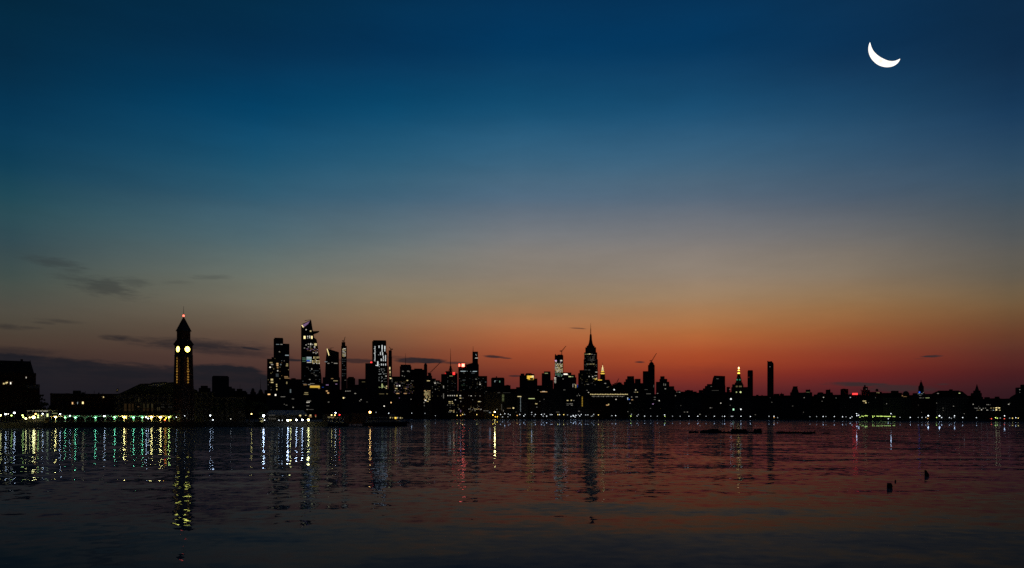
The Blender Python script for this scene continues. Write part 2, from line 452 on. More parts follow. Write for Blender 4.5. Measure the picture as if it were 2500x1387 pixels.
# ------------------------------------------------------------------ buildings
BLD = []
class Bld:
    """one building: a root Empty on the ground facing the river, a body mesh, and its parts.
    Outlines are measured in the 2500 px frame and turned into metres at the building's own distance."""
    def __init__(self, name, label, cat, D, px0, px1, tiers, facade=None, depth=None, base=2.2, group=None):
        self.px0, self.px1 = px0, px1
        pc = (px0 + px1) / 2
        self.az = math.atan((pc - CX) / F)
        self.R = D / math.cos(self.az)
        self.D = D; self.base = base
        self.root = thing(name, label, cat, (self.R * math.sin(self.az), self.R * math.cos(self.az), base), -self.az, group)
        self.w = abs(self.L(px1, HY)[0] - self.L(px0, HY)[0])
        self.depth = depth or max(14.0, min(46.0, self.w * .9))
        self.faces = []                 # (px polygon test, setback)
        self.mat = facade if facade is not None else FACADES[(len(BLD) * 7 + 3) % 4 if not isinstance(facade, int) else facade]
        if isinstance(facade, int): self.mat = FACADES[facade]
        bm = bmesh.new()
        self.bm = bm
        boxes = []
        for k, t in enumerate(tiers):
            kind = t[0]
            if kind == 'b':
                x0, x1, yt = t[1:4]
                # does it stand on an earlier, wider box?
                host = None
                for (bx0, bx1, byt, bs, bd) in boxes:
                    if x0 >= bx0 - .3 and x1 <= bx1 + .3 and yt < byt:
                        if host is None or byt < host[2]: host = (bx0, bx1, byt, bs, bd)
                if host:
                    full = (x1 - x0) > .97 * (host[1] - host[0])
                    sb = host[3] + (.8 if full else max(.8, host[4] * .12))
                    dp = host[4] * (.97 if full else .76)
                    zb = self.L(pc, host[2], sb)[1] - .6
                    dp = min(dp, host[3] + host[4] - sb - .4)
                else:
                    sb = k * .9; dp = self.depth - k * 1.7
                    zb = base - 1.0
                zt = self.L((x0 + x1) / 2, yt, sb)[1]
                xa, xb = self.L(x0, HY, sb)[0], self.L(x1, HY, sb)[0]
                box(bm, xa, xb, sb, sb + dp, zb - base, zt - base)
                # parapet kerb, set in from the edge
                if xb - xa > 9 and (len(t) < 5):
                    hp = .9; th = .5
                    box(bm, xa + .15, xb - .15, sb + .15, sb + .15 + th, zt - base - .05, zt - base + hp)
                    box(bm, xa + .15, xa + .15 + th, sb + .7, sb + dp - .3, zt - base - .05, zt - base + hp)
                    box(bm, xb - .15 - th, xb - .15, sb + .7, sb + dp - .3, zt - base - .05, zt - base + hp)
                boxes.append((x0, x1, yt, sb, dp))
                self.faces.append((x0, x1, yt, sb))
            elif kind == 'f':           # tapering frustum
                xb0, xb1, yb, xt0, xt1, yt = t[1:7]
                dsc = t[7] if len(t) > 7 else 1.0
                sb = .9 * k + (t[8] if len(t) > 8 else 0)
                a0, a1 = self.L(xb0, HY, sb)[0], self.L(xb1, HY, sb)[0]
                c0, c1 = self.L(xt0, HY, sb)[0], self.L(xt1, HY, sb)[0]
                zb = base - 1 if yb is None else self.L(pc, yb, sb)[1]; zt = self.L(pc, yt, sb)[1]
                db = (a1 - a0) * dsc; dt = (c1 - c0) * dsc
                ymid = sb + (t[9] if len(t) > 9 else db / 2)
                hexa(bm, (a0, a1, ymid - db / 2, ymid + db / 2), (c0, c1, ymid - dt / 2, ymid + dt / 2), zb - base, zt - base)
                if t[6] != 'x': self.faces.append((min(xb0, xt0), max(xb1, xt1), yt, ymid - db / 2))
            elif kind == 'p':           # outline with real depth
                pts = t[1]; dp = t[2] if len(t) > 2 else self.depth
                pol = []
                for (x, y) in pts:
                    if y is None: pol.append((self.L(x, HY)[0], -1.0))
                    else:
                        lx, z = self.L(x, y); pol.append((lx, z - base))
                prism(bm, pol, k * .7, k * .7 + dp)
                self.faces.append((min(p[0] for p in pts), max(p[0] for p in pts), min(p[1] for p in pts if p[1] is not None), k * .7))
            elif kind == 'd':           # dome or rounded crown: centre, radius, base row, top row
                xc, r, yb, yt = t[1:5]
                sb = self.depth * .5
                lx, zb = self.L(xc, yb, sb); zt = self.L(xc, yt, sb)[1]
                rr = abs(self.L(xc + r, HY, sb)[0] - lx)
                prof = [(rr, zb - base - .5)] + [(max(.05, rr * math.cos(math.pi / 2 * i / 6)), zb - base + (zt - zb) * math.sin(math.pi / 2 * i / 6)) for i in range(7)]
                lathe(bm, prof, 14, (lx, sb))
        self.body = part('facade', bm, self.mat, self.root)
        BLD.append(self)
    def L(self, px, py, sb=0.0):
        a = math.atan((px - CX) / F)
        R = self.R + sb
        lx = R * math.tan(a - self.az)
        t = R / math.cos(a - self.az) * math.cos(a)
        return lx, CAMH + (HY - py) / F * t
    def setback(self, px, py):
        best = None
        for (x0, x1, yt, sb) in self.faces:
            if x0 - .3 <= px <= x1 + .3 and py >= yt - .3:
                if best is None or sb < best: best = sb
        return best
    def win(self, x0, y0, x1, y1, pal, lv, name='lit_window', sb=None, th=.25):
        px, py = (x0 + x1) / 2, (y0 + y1) / 2
        if sb is None:
            sb = self.setback(px, py)
            if sb is None: sb = 0.0
        ax, az = self.L(x0, y0, sb); bx, bz = self.L(x1, y1, sb)
        b = self.base
        cx, cz = (ax + bx) / 2, (az + bz) / 2 - b
        w, h = abs(bx - ax) / 2, abs(az - bz) / 2
        key = (round(w, 1), round(h, 1), pal, round(lv, 2))
        me = WIN.get(key)
        if me is None:
            bm = bmesh.new(); box(bm, -w, w, -th, th, -h, h)
            me = to_mesh('window', bm, glow(pal, lv)); WIN[key] = me
        o = bpy.data.objects.new(name, me); o.location = (cx, sb, cz)
        return link(o, self.root)
    def mast(self, x, y0, y1, r0=1.0, r1=.25, sb=None, name='antenna', mat=None):
        sb = self.depth * .45 if sb is None else sb
        lx, z0 = self.L(x, y0, sb); z1 = self.L(x, y1, sb)[1]
        bm = bmesh.new(); tube(bm, (lx, sb, z0 - self.base - .5), (lx, sb, z1 - self.base), r0, r1, 6)
        return part(name, bm, mat or STEEL, self.root)
    def rooftop(self, x0, x1, yb, yt, name='rooftop_plant', sb=None, mat=None):
        sb = self.depth * .3 if sb is None else sb
        a, zb = self.L(x0, yb, sb); b, zt = self.L(x1, yt, sb)
        bm = bmesh.new(); box(bm, a, b, sb, sb + self.depth * .35, zb - self.base - .6, zt - self.base)
        return part(name, bm, mat or ROOFING, self.root)
    def tank(self, x, yb, yt, name='water_tank'):
        sb = self.depth * .4
        lx, zb = self.L(x, yb, sb); zt = self.L(x, yt, sb)[1]
        h = zt - zb; z = zb - self.base; r = h * .36
        bm = bmesh.new()
        lathe(bm, [(r, z + h * .3), (r * .95, z + h * .75), (.05, z + h)], 10, (lx, sb))
        for sx in (-.7, .7):
            for sy in (-.7, .7):
                tube(bm, (lx + sx * r, sb + sy * r, z - .5), (lx + sx * r * .9, sb + sy * r * .9, z + h * .31), r * .09, n=5)
        return part(name, bm, TIMBER, self.root)
    def crane(self, label, base, top, tip, tail=None):
        """tower crane standing on the roof: a thing of its own"""
        sb = self.depth * .5
        o = thing('tower_crane', label, 'crane', self.root.location, self.root.rotation_euler[2])
        bx, bz = self.L(base[0], base[1], sb); tx, tz = self.L(top[0], top[1], sb); jx, jz = self.L(tip[0], tip[1], sb)
        b = self.base
        s = max(.8, self.R / 2300)
        def lattice(p0, p1, w0, w1, name):
            bm = bmesh.new()
            p0, p1 = Vector(p0), Vector(p1)
            d = (p1 - p0); a = Vector((0, 1, 0)); c = d.cross(a).normalized()
            cs = []
            for (i, j) in ((1, 1), (1, -1), (-1, -1), (-1, 1)):
                q0 = p0 + (a * i + c * j) * w0; q1 = p1 + (a * i + c * j) * w1
                tube(bm, q0, q1, s * .42, n=4); cs.append((q0, q1))
            n = max(4, int(d.length / (w0 * 3)))
            for k in range(n):
                for q in range(4):
                    u, v = cs[q], cs[(q + 1) % 4]
                    tube(bm, u[0].lerp(u[1], k / n), v[0].lerp(v[1], (k + 1) / n), s * .26, n=4)
            return part(name, bm, STEEL, o)
        lattice((bx, sb, bz - b - 1), (tx, sb, tz - b), s * 1.1, s * 1.1, 'mast')
        lattice((tx, sb, tz - b), (jx, sb, jz - b), s * 1.0, s * .4, 'jib')
        bm = bmesh.new()
        cxx = tx + (3 if jx < tx else -3) * s * 1.6
        box(bm, min(cxx, tx) - s, max(cxx, tx) + s, sb - s * 1.3, sb + s * 1.3, tz - b - s * .8, tz - b + s * 1.8)
        part('counterweight', bm, CONCRETE, o)
        return o
WIN = {}

def B(name, label, D, tiers, cat='building', **kw):
    xs = []
    for t in tiers:
        if t[0] == 'b': xs += [t[1], t[2]]
        elif t[0] == 'f': xs += [t[1], t[2]]
        elif t[0] == 'p': xs += [p[0] for p in t[1]]
    px0, px1 = min(xs), max(xs)
    D = shore((px0 + px1) / 2) + D
    return Bld(name, label, cat, D, px0, px1, tiers, **kw)

# ---- left third: behind the terminal
B('apartment_tower', 'rounded dark apartment tower standing alone right of the clock tower', 260,
  [('b', 517.6, 559, 920), ('b', 520, 556.5, 918.4), ('b', 559, 566, 944), ('b', 566, 574, 949)], facade=2)
b = B('apartment_block', 'low dark block with a raised roof box right beside the clock tower shaft', 220, [('b', 485, 514, 948), ('b', 490, 507.5, 942.5)], facade=1)
b = B('low_block', 'long low block topped by a thin aerial, far bank left of the stepped towers', 200,
  [('b', 572, 604, 958), ('b', 578, 592, 950), ('b', 592, 601, 955)], facade=1); b.mast(586, 950, 937, .5, .2)
B('low_block', 'small low block between the lone apartment tower and the blocks with aerials', 340, [('b', 555, 580, 955)], facade=2)
b = B('domed_building', 'small domed building just left of the spired one, far bank', 260, [('b', 611, 625, 958), ('d', 617.5, 5, 958, 947.5)], facade=0)
b = B('spired_building', 'small domed building with a tall thin spire left of the stepped towers', 240, [('b', 628, 645, 961), ('d', 636.5, 6, 961, 950)], facade=0)
b.mast(636, 951, 924, .9, .2)
B('low_block', 'low block tight against the foot of the stepped residential towers', 200, [('b', 596, 655, 963), ('b', 646, 653, 952.5)], facade=2)
# ---- Hudson Yards group
t = B('residential_tower', 'stepped pair of dark residential towers with amber windows, leftmost of the tall towers', 150,
  [('b', 652, 707, 926), ('b', 652, 668.5, 877), ('b', 663, 668.5, 872), ('b', 668, 691.5, 828), ('b', 691, 706.5, 840), ('b', 670, 691, 825.5)], cat='skyscraper', facade=3)
B('podium_block', 'wide low dark block between the stepped towers and the observation deck tower', 200, [('b', 704, 737, 926.5), ('b', 711, 722, 924)], facade=3)
hy = B('observation_tower', 'tallest glass tower with slanted crown and pointed observation deck jutting to the right', 420,
  [('p', [(735, None), (785.5, None), (785, 920), (780.6, 885), (776, 846.5), (773, 829), (767, 824.5), (764.8, 812), (762.6, 800), (759.6, 781), (735, 792.5)], 48)], cat='skyscraper', facade=3)
bm = bmesh.new()
pts = [hy.L(x, y, 10) for x, y in ((763, 808.6), (779.6, 808.0), (777, 810.6), (765.3, 815.2))]
prism(bm, [(x, z - 2.2) for x, z in pts][::-1], 10, 34)
part('observation_deck', bm, STEEL, hy.root)
bm = bmesh.new()
pts = [hy.L(x, y, 0) for x, y in ((737.5, 793.5), (756.5, 784), (752, 791), (741, 799.6))]
prism(bm, [(x, z - 2.2) for x, z in pts][::-1], -.35, .2)
part('crown_glow', bm, glow('p', .20), hy.root)
bm = bmesh.new()
(ax, az_), (bx_, bz_) = hy.L(736.8, 793.5), hy.L(740.8, 799.3)
tube(bm, (ax, -.6, az_ - 2.2), (bx_, -.6, bz_ - 2.2), 1.6, n=6)
part('light_strip', bm, glow('y', 1.1), hy.root)
bm = bmesh.new()
(ax, az_), (bx_, bz_) = hy.L(744, 782.8, 20), hy.L(759.6, 780.5, 20)
tube(bm, (ax, 20, az_ - 2.2), (bx_, 20, bz_ - 2.2), .9, .5, 6)
part('roof_rig', bm, STEEL, hy.root)
b10 = B('slanted_tower', 'tapering glass tower with slanted roof and glowing edge line, second right of the deck tower', 330,
  [('p', [(789.5, None), (828.4, None), (828, 905), (827.4, 859.8), (798.3, 851), (795, 880)], 44)], cat='skyscraper', facade=3)
bm = bmesh.new(); (ax, az_), (bx_, bz_) = b10.L(798.5, 851.5), b10.L(803.3, 868)
tube(bm, (ax, -.5, az_ - 2.2), (bx_, -.5, bz_ - 2.2), 1.3, n=6); part('light_strip', bm, glow('y', 1.1), b10.root)
b10.mast(808, 853.5, 849, .8, .5); bm = bmesh.new(); (ax, az_), (bx_, bz_) = b10.L(804, 850.5, 20), b10.L(815, 848.8, 20)
tube(bm, (ax, 20, az_ - 2.2), (bx_, 20, bz_ - 2.2), .8, .5, 6); part('roof_rig', bm, STEEL, b10.root)
sl = B('slim_tower', 'slim tower under construction with lit top floors, right of the slanted glass tower', 520,
  [('b', 833, 846.6, 845), ('b', 834, 843, 836)], cat='skyscraper', facade=3)
sl.crane('small crane leaning right on the slim lit tower', (840, 837), (840, 833), (842.6, 822.5))
B('podium_block', 'dark block at the foot of the slanted glass tower with a pinkish lit floor', 160, [('b', 788, 830, 922), ('b', 800, 815, 919)], facade=2)
B('podium_block', 'broad dark block with one broad amber lit hall below the observation deck tower', 110, [('b', 737, 788, 936), ('b', 755, 782, 934)], facade=3)
B('rounded_block', 'short round-topped dark block between the slim tower and the flat dark one', 240, [('b', 847, 867, 924), ('b', 850, 864, 921)], facade=1)
B('low_block', 'low roof between the round-topped block and the small flat block', 300, [('b', 865, 877, 940)], facade=2)
B('flat_block', 'small flat dark block immediately left of the dark slab with a red light', 230, [('b', 875, 893, 926)], facade=2)
tw = B('lit_tower', 'broad glass tower with vertical columns of white windows and a rounded top', 330,
  [('b', 908.6, 947, 893), ('b', 908.6, 945, 862), ('b', 908.6, 943, 834), ('b', 911, 942.5, 831.5)], cat='skyscraper', facade=3)
ds = B('dark_slab', 'dark sloping-roofed slab with a red roof light, in front of the white-columned tower', 200,
  [('p', [(891.8, None), (924, None), (924, 901), (922.5, 893), (911.6, 887), (891.8, 887)], 34)], facade=2)
ds.win(904.5, 883.4, 908.5, 886, 'r', 2.5, name='warning_light')
s2 = B('slim_tower', 'slim unfinished tower with a crane right beside the white-columned tower', 420, [('b', 948.4, 957, 872), ('b', 948.8, 956.6, 856)], cat='skyscraper', facade=3)
s2.crane('stubby crane on top of the slim unfinished tower', (953, 857), (954.5, 853), (949.8, 846.5))
# ---- centre left
B('mid_block', 'mid-height dark block right of the slim unfinished tower', 240, [('b', 957, 977, 920)], facade=1)
b = B('square_tower', 'square dark tower with a tall thin aerial above its roof', 300, [('b', 976, 1004.5, 895), ('b', 978, 1003, 891)], facade=2); b.mast(990, 892, 863, .8, .3)
b = B('wide_tower', 'wide dark tower with a rounded chimney at its right shoulder', 280, [('b', 1003, 1035.5, 903), ('b', 1011, 1031, 900.7)], facade=1)
B('chimney_tower', 'narrow round-topped dark tower left of the long-armed crane', 285, [('b', 1035, 1043, 891), ('d', 1039, 3.4, 891, 886.5)], facade=2)
cr = B('unfinished_block', 'dark unfinished block below the long-armed crane', 230, [('b', 1042, 1055, 918), ('b', 1045, 1053, 912)], facade=2)
cr.crane('crane with a long arm raised steeply to the right', (1048, 917), (1048.6, 911.5), (1075, 885))
b = B('stepped_block', 'dark block whose roof steps down to the right, under the long crane arm', 220, [('b', 1053, 1084, 933), ('b', 1053, 1074, 929), ('b', 1053, 1064, 925)], facade=1)
B('flat_block', 'flat dark block between the stepped roof and the tower with the tall mast', 260, [('b', 1077, 1090, 914)], facade=2)
nt = B('masted_tower', 'dark tower with a very tall mast and a red light, centre of skyline', 420, [('b', 1087, 1117, 912), ('b', 1087.5, 1104, 907)], cat='skyscraper', facade=2)
nt.mast(1100, 907, 894, 4.5, 3.0); nt.mast(1100, 895, 851, 1.3, .3)
for a, c in ((1095, 1100), (1105.5, 1100)):
    bm = bmesh.new(); (ax, az_), (bx_, bz_) = nt.L(a, 906, 15), nt.L(c, 894, 15)
    tube(bm, (ax, 15, az_ - 2.2), (bx_, 15, bz_ - 2.2), .7, n=5); part('mast_brace', bm, STEEL, nt.root)
nt.win(1105.4, 909, 1110.6, 915, 'r', 2.2, name='warning_light', sb=-1); nt.win(1086, 910.2, 1088.6, 913, 'r', .7, name='warning_light', sb=-1)
wt = B('ridge_tower', 'broad dark building with a square tower at its right end and two red lamps', 300,
  [('p', [(1119, None), (1169, None), (1169, 891), (1166, 885), (1152.5, 886), (1141, 889.6), (1119, 889.6)], 42), ('b', 1153.5, 1167, 859.3)], cat='skyscraper', facade=2)
wt.mast(1155, 860, 845, .9, .25, sb=8)
wt.win(1119.6, 888.6, 1123.4, 895, 'R', 5.0, name='warning_light', sb=-.6); wt.win(1127.4, 888.4, 1134, 895.4, 'R', 11.0, name='warning_light', sb=-.6)
B('flat_block', 'plain flat block stepping down right of the two red lamps', 280, [('b', 1168, 1189.3, 918.8)], facade=1)
B('low_block', 'low link between the flat block and the squat flat-topped building', 330, [('b', 1187, 1200, 944.5)], facade=2)
b = B('squat_tower', 'squat flat-topped building with two pale blue lights under its roof', 240, [('b', 1199, 1231.6, 924), ('b', 1201, 1230, 922.6)], facade=2)
b.tank(1212, 923, 918.5)
B('low_block', 'low dark step right of the squat flat-topped building', 300, [('b', 1230, 1246.5, 941.5), ('b', 1236, 1242, 939.8)], facade=1)
B('low_block', 'lowest roofs left of the yellow lit building', 350, [('b', 1244, 1262, 950)], facade=1)
b = B('stepped_tower', 'dark stone tower with rounded shoulders left of the yellow lit roof', 260, [('b', 1260, 1283, 946), ('b', 1268.4, 1283, 917), ('b', 1271, 1280, 912.8)], facade=0)
yb = B('yellow_crowned_building', 'building with a bright yellow lit block of windows under its roof', 250, [('b', 1282.5, 1304.5, 914), ('b', 1284, 1298, 912), ('b', 1303, 1312, 925)], facade=0)
B('low_block', 'low roof right of the yellow lit building', 320, [('b', 1310, 1323.5, 941.5)], facade=2)
b = B('flat_tower', 'flat dark tower left of the lit tower under construction', 300, [('b', 1322.6, 1344.4, 912), ('b', 1328, 1344, 907.6)], facade=2)
B('low_block', 'narrow lower step between the flat dark tower and the lit construction tower', 330, [('b', 1343, 1350.5, 928.5)], facade=1)
# ---- centre
ct = B('construction_tower', 'unfinished tower with every floor lit white and a crane on its roof', 360,
  [('b', 1351.5, 1378, 925), ('b', 1354.3, 1375.2, 868), ('b', 1355, 1357.2, 864.6), ('b', 1361, 1373.5, 866.5)], cat='skyscraper', facade=2)
ct.crane('crane on the lit construction tower with its arm raised right', (1371.2, 868), (1371.2, 857.5), (1381.8, 844.8))
b = B('lit_roof_building', 'dark building with a white lit strip below its roof, right of the construction tower', 250, [('b', 1374, 1407, 922), ('b', 1374.5, 1395, 910.3), ('b', 1394, 1404.3, 915.7)], facade=2)
B('shouldered_block', 'dark block standing against the left side of the tall spired skyscraper', 260, [('b', 1411.6, 1426, 912), ('b', 1414.8, 1425.5, 904.3)], facade=0)
B('low_block', 'dark low block left of the tall spired skyscraper', 280, [('b', 1404, 1413, 941)], facade=1)
es = B('art_deco_skyscraper', 'tall art deco skyscraper with stepped shoulders and a needle spire', 1700,
  [('b', 1418, 1466, 928), ('b', 1425, 1459.6, 878), ('b', 1426.2, 1458, 861), ('b', 1429, 1455.2, 848.6), ('b', 1432.2, 1451.6, 844.4, 0),
   ('f', 1434, 1449.8, 844.8, 1437.2, 1447, 838, 1, 0, 23), ('f', 1437.2, 1447, 838.2, 1439, 1445.3, 828, 1, 0, 23), ('f', 1439, 1445.3, 828.4, 1439.6, 1444.7, 818, 1, 0, 23), ('f', 1439.6, 1444.7, 818.2, 1440.9, 1443.5, 813.6, 1, 0, 23)],
  cat='skyscraper', facade=0, depth=60)
es.mast(1442.2, 814, 803, 2.0, 1.6, sb=30); es.mast(1442.2, 803.5, 789, 1.2, .35, sb=30)
ch = B('crowned_tower', 'slender tower with a golden lit pointed crown right of the tall spired skyscraper', 1900,
  [('b', 1465, 1477.6, 921)], cat='skyscraper', facade=0, depth=34)
def crown(b):
    """stacked arches narrowing into a needle, lit rim by rim"""
    xc = 1471.2; sb = b.depth * .5
    rows = [(921, 6.0), (913.5, 5.5), (908.5, 4.2), (904.5, 3.2), (901, 2.3), (898, 1.6), (895, .9), (891, .35)]
    bm = bmesh.new(); prof = []
    for y, r in rows:
        z = b.L(xc, y, sb)[1] - b.base; rr = abs(b.L(xc + r, HY, sb)[0] - b.L(xc, HY, sb)[0]); prof.append((rr, z))
    lx = b.L(xc, HY, sb)[0]
    for (r0, z0), (r1, z1) in zip(prof, prof[1:]):
        hexa(bm, (lx - r0, lx + r0, sb - r0, sb + r0), (lx - r1 * 1.06, lx + r1 * 1.06, sb - r1 * 1.06, sb + r1 * 1.06), z0 - .1, z1)
    c = part('crown', bm, STEEL, b.root)
    for k, ((y0, r0), (y1, r1)) in enumerate(zip(rows[1:], rows[2:])):
        n = (5, 4, 3, 2, 1, 1)[k]
        for i in range(n):
            u = (i + .5) / n * 2 - 1
            w = r0 / n * .62
            x = xc + u * r0 * .9
            lift = (1 - u * u) * 1.0
            f0 = (sb - abs(b.L(xc + r0, HY, sb)[0] - lx))
            (ax, za), (bx, zb) = b.L(x - w, y0 - lift - 2.6, f0), b.L(x + w, y0 - lift + .6, f0)
            bm = bmesh.new()
            zl, zt = zb - b.base, za - b.base
            vs = [(ax, zl), (bx, zl), ((ax + bx) / 2, zt)]
            prism(bm, vs, f0 - .6, f0 + 2.2)
            o = part('crown_light', bm, glow('Y' if k < 2 else 'y', 2.2), b.root)
    b.mast(xc, 892, 884.5, .9, .25, sb=sb, name='spire')
crown(ch)
B('flat_block', 'dark block right of the golden crowned tower whose roof slopes down', 320, [('p', [(1477, None), (1496, None), (1496, 943), (1491, 936), (1488, 927), (1477, 927)], 30)], facade=2)
b = B('low_block', 'low mounded roof with a tiny crane, right of the golden crowned tower', 280, [('b', 1495, 1521, 938.5), ('b', 1506, 1518, 935), ('d', 1512, 4, 935, 933)], facade=1)
b.crane('tiny crane on the low mounded roof right of the golden crown', (1503, 939.5), (1504.5, 936.5), (1511, 924))
b = B('stepped_block', 'dark building stepping up to a square top, left of a narrow twin block', 300, [('b', 1519.5, 1549, 940), ('b', 1523, 1549, 933), ('b', 1527, 1549, 926.5), ('b', 1531, 1548, 919.3)], facade=0)
B('narrow_block', 'narrow flat block next to the stepped square-topped building', 290, [('b', 1547, 1565, 936), ('b', 1550, 1564, 925.8)], facade=2)
B('low_block', 'low roof before the tower with a leaning crane', 330, [('b', 1563, 1570.5, 935.5)], facade=1)
b = B('crane_topped_tower', 'dark tower with a rounded head and a slanted crane, right of centre', 380, [('b', 1569.4, 1598.4, 907), ('b', 1582, 1598.4, 892), ('b', 1584.5, 1596.5, 888), ('d', 1590.5, 4.8, 888, 883.5)], cat='skyscraper', facade=2)
b.crane('thin crane leaning right on the round-headed tower', (1590, 885), (1591, 881.5), (1602.8, 862.7))
b = B('stepped_tower', 'dark tower with steps falling to the right, next to the crane-topped tower', 300,
  [('b', 1601.5, 1646, 944), ('b', 1601.5, 1634, 933), ('b', 1610, 1629, 926), ('b', 1612, 1622.5, 919.5)], facade=0)
B('low_block', 'low roof tapering to the skyline gap right of the stepped tower', 330, [('p', [(1640, None), (1652, None), (1652, 956), (1646, 950), (1644, 944), (1640, 944)], 26)], facade=1)
b = B('low_block', 'long low dark roofs in the gap of the skyline, with a small peak', 300, [('b', 1648, 1701, 957), ('b', 1653, 1661, 953.6), ('b', 1672, 1692, 953.8), ('b', 1677, 1684, 952)], facade=1)
B('low_block', 'lowest roof at the bottom of the skyline gap', 340, [('b', 1696, 1708, 959.5)], facade=2)
# ---- right of centre
b = B('slant_sided_building', 'dark building climbing in steps to a slab with a slanted left edge', 330,
  [('b', 1706, 1771, 953), ('b', 1716, 1771, 949), ('b', 1721, 1771, 943), ('b', 1726, 1770.5, 938.4), ('p', [(1736, 945), (1770.3, 945), (1770.3, 918), (1743.6, 917), (1741, 922)], 30)], facade=2)
B('low_block', 'low block between the slanted slab and the gold lanterned clock tower', 350, [('b', 1769, 1788, 958), ('b', 1774, 1782, 944.8)], facade=1)
ml = B('lanterned_clock_tower', 'tower with small lit clocks and a steep roof topped by gold lanterns', 620,
  [('b', 1785.5, 1826, 946), ('b', 1787.5, 1815, 939), ('b', 1794, 1813, 934, 0), ('f', 1796, 1811.2, 934.2, 1797, 1810.6, 928.6, 1, 0, 20), ('f', 1797, 1810.6, 928.7, 1800.6, 1806.8, 912.6, 1, 0, 20)], cat='skyscraper', facade=0, depth=42)
def lantern(b):
    sb = 22.0
    for (y0, y1, r, p, lv) in ((912.5, 909.5, 3.2, 'Y', 2.6), (908.8, 907.2, 1.9, 'o', .35), (905.6, 903, 2.6, 'Y', 2.6), (901, 896.2, 1.6, 'o', 5.0)):
        lx, za = b.L(1803.6, y0, sb); zb = b.L(1803.6, y1, sb)[1]
        rr = abs(b.L(1803.6 + r, HY, sb)[0] - lx)
        bm = bmesh.new(); lathe(bm, [(rr * .9, za - 2.2), (rr, (za + zb) / 2 - 2.2), (rr * .6, zb - 2.2)], 10, (lx, sb))
        part('lantern', bm, glow(p, lv), b.root)
    lx, z0 = b.L(1803.6, 912.8, sb); z1 = b.L(1803.6, 899, sb)[1]
    bm = bmesh.new(); tube(bm, (lx, sb, z0 - 3.5), (lx, sb, z1 - 2.2), 1.6, 1.0, 8); part('lantern_core', bm, COPPER, b.root)
    for x in (1799.6, 1806.2): b.win(x - 1.6, 925.8, x + 1.6, 928.6, 'G', .35, name='roof_light', sb=5)
    for x, lv, w in ((1798, .5, 1.2), (1808, .9, 1.7)):
        lx, z = b.L(x, 957.5, 1); rr = abs(b.L(x + w, HY, 1)[0] - lx)
        bm = bmesh.new()
        tube(bm, (lx, 5.2, z - 2.2), (lx, -.5, z - 2.2), rr * 1.25, n=16); part('clock_face', bm, glow('l', lv), b.root)
    for x0, x1 in ((1796.5, 1801), (1804, 1811)): b.win(x0, 942, x1, 946, 'y', .10, name='loggia_light')
lantern(ml)
B('slim_slab', 'slim flat-topped dark slab right of the gold lanterned clock tower', 420, [('b', 1825, 1838.3, 906.5), ('b', 1826, 1837.6, 904.7)], cat='skyscraper', facade=3)
B('low_block', 'low roofs between the shorter and the taller slim slab', 330, [('b', 1836, 1875, 967), ('b', 1846, 1852, 964), ('b', 1859, 1862, 964.5)], facade=1)
B('slim_slab', 'tallest slim dark slab, right of the gold lanterned clock tower, with a chamfered top', 480,
  [('p', [(1873, None), (1888.8, None), (1888.8, 889), (1887.6, 885.6), (1885.5, 884), (1884.6, 881.8), (1876.5, 882.6), (1875.5, 880.8), (1873.4, 881.2)], 20)], cat='skyscraper', facade=3)
b = B('low_block', 'low jagged roofs right of the tallest slim slab', 300, [('b', 1887, 1931, 966.5), ('b', 1889, 1903, 962.5), ('b', 1904, 1914, 961.5)], facade=1)
b.tank(1908, 962, 958.8)
b = B('domed_building', 'rounded hump-shaped dark building with a thin flat cap', 280, [('b', 1929, 1951, 959), ('f', 1931, 1950.5, 959.3, 1936, 1946.5, 944.8, 1, 0, 14)], facade=0)
bm = bmesh.new(); (ax, az_), (bx_, bz_) = b.L(1935.6, 944.8, 10), b.L(1947.4, 943.4, 10); box(bm, ax, bx_, 6, 18, az_ - 2.6, bz_ - 2.2); part('roof_cap', bm, STEEL, b.root)
B('low_block', 'low flat roof right of the hump-shaped building', 290, [('b', 1950, 1968, 959.5)], facade=2)
b = B('penthouse_block', 'block with a roof box sitting on a pale lit strip', 270, [('b', 1962, 1983, 959), ('b', 1967, 1978.5, 952.5)], facade=2); b.mast(1976.5, 953, 949.6, .5, .3)
B('low_block', 'low dip of roofs right of the block with the lit roof strip', 310, [('b', 1981, 1996, 968), ('b', 1987, 1995, 963.2)], facade=1)
B('rounded_block', 'gently rounded dark block left of a square stub tower', 280, [('b', 1994.4, 2012, 962), ('b', 1996, 2010, 959.5), ('b', 1998.5, 2007, 957.8)], facade=0)
b = B('square_stub', 'square stub tower rising from low roofs, right of the rounded block', 270, [('b', 2010, 2034, 962), ('b', 2016, 2027.5, 951.4), ('b', 2024, 2033, 958)], facade=1); b.mast(2025.5, 952, 949, .5, .3)
B('low_block', 'low flat roofs between the two square stub towers', 300, [('b', 2031, 2054, 965)], facade=2)
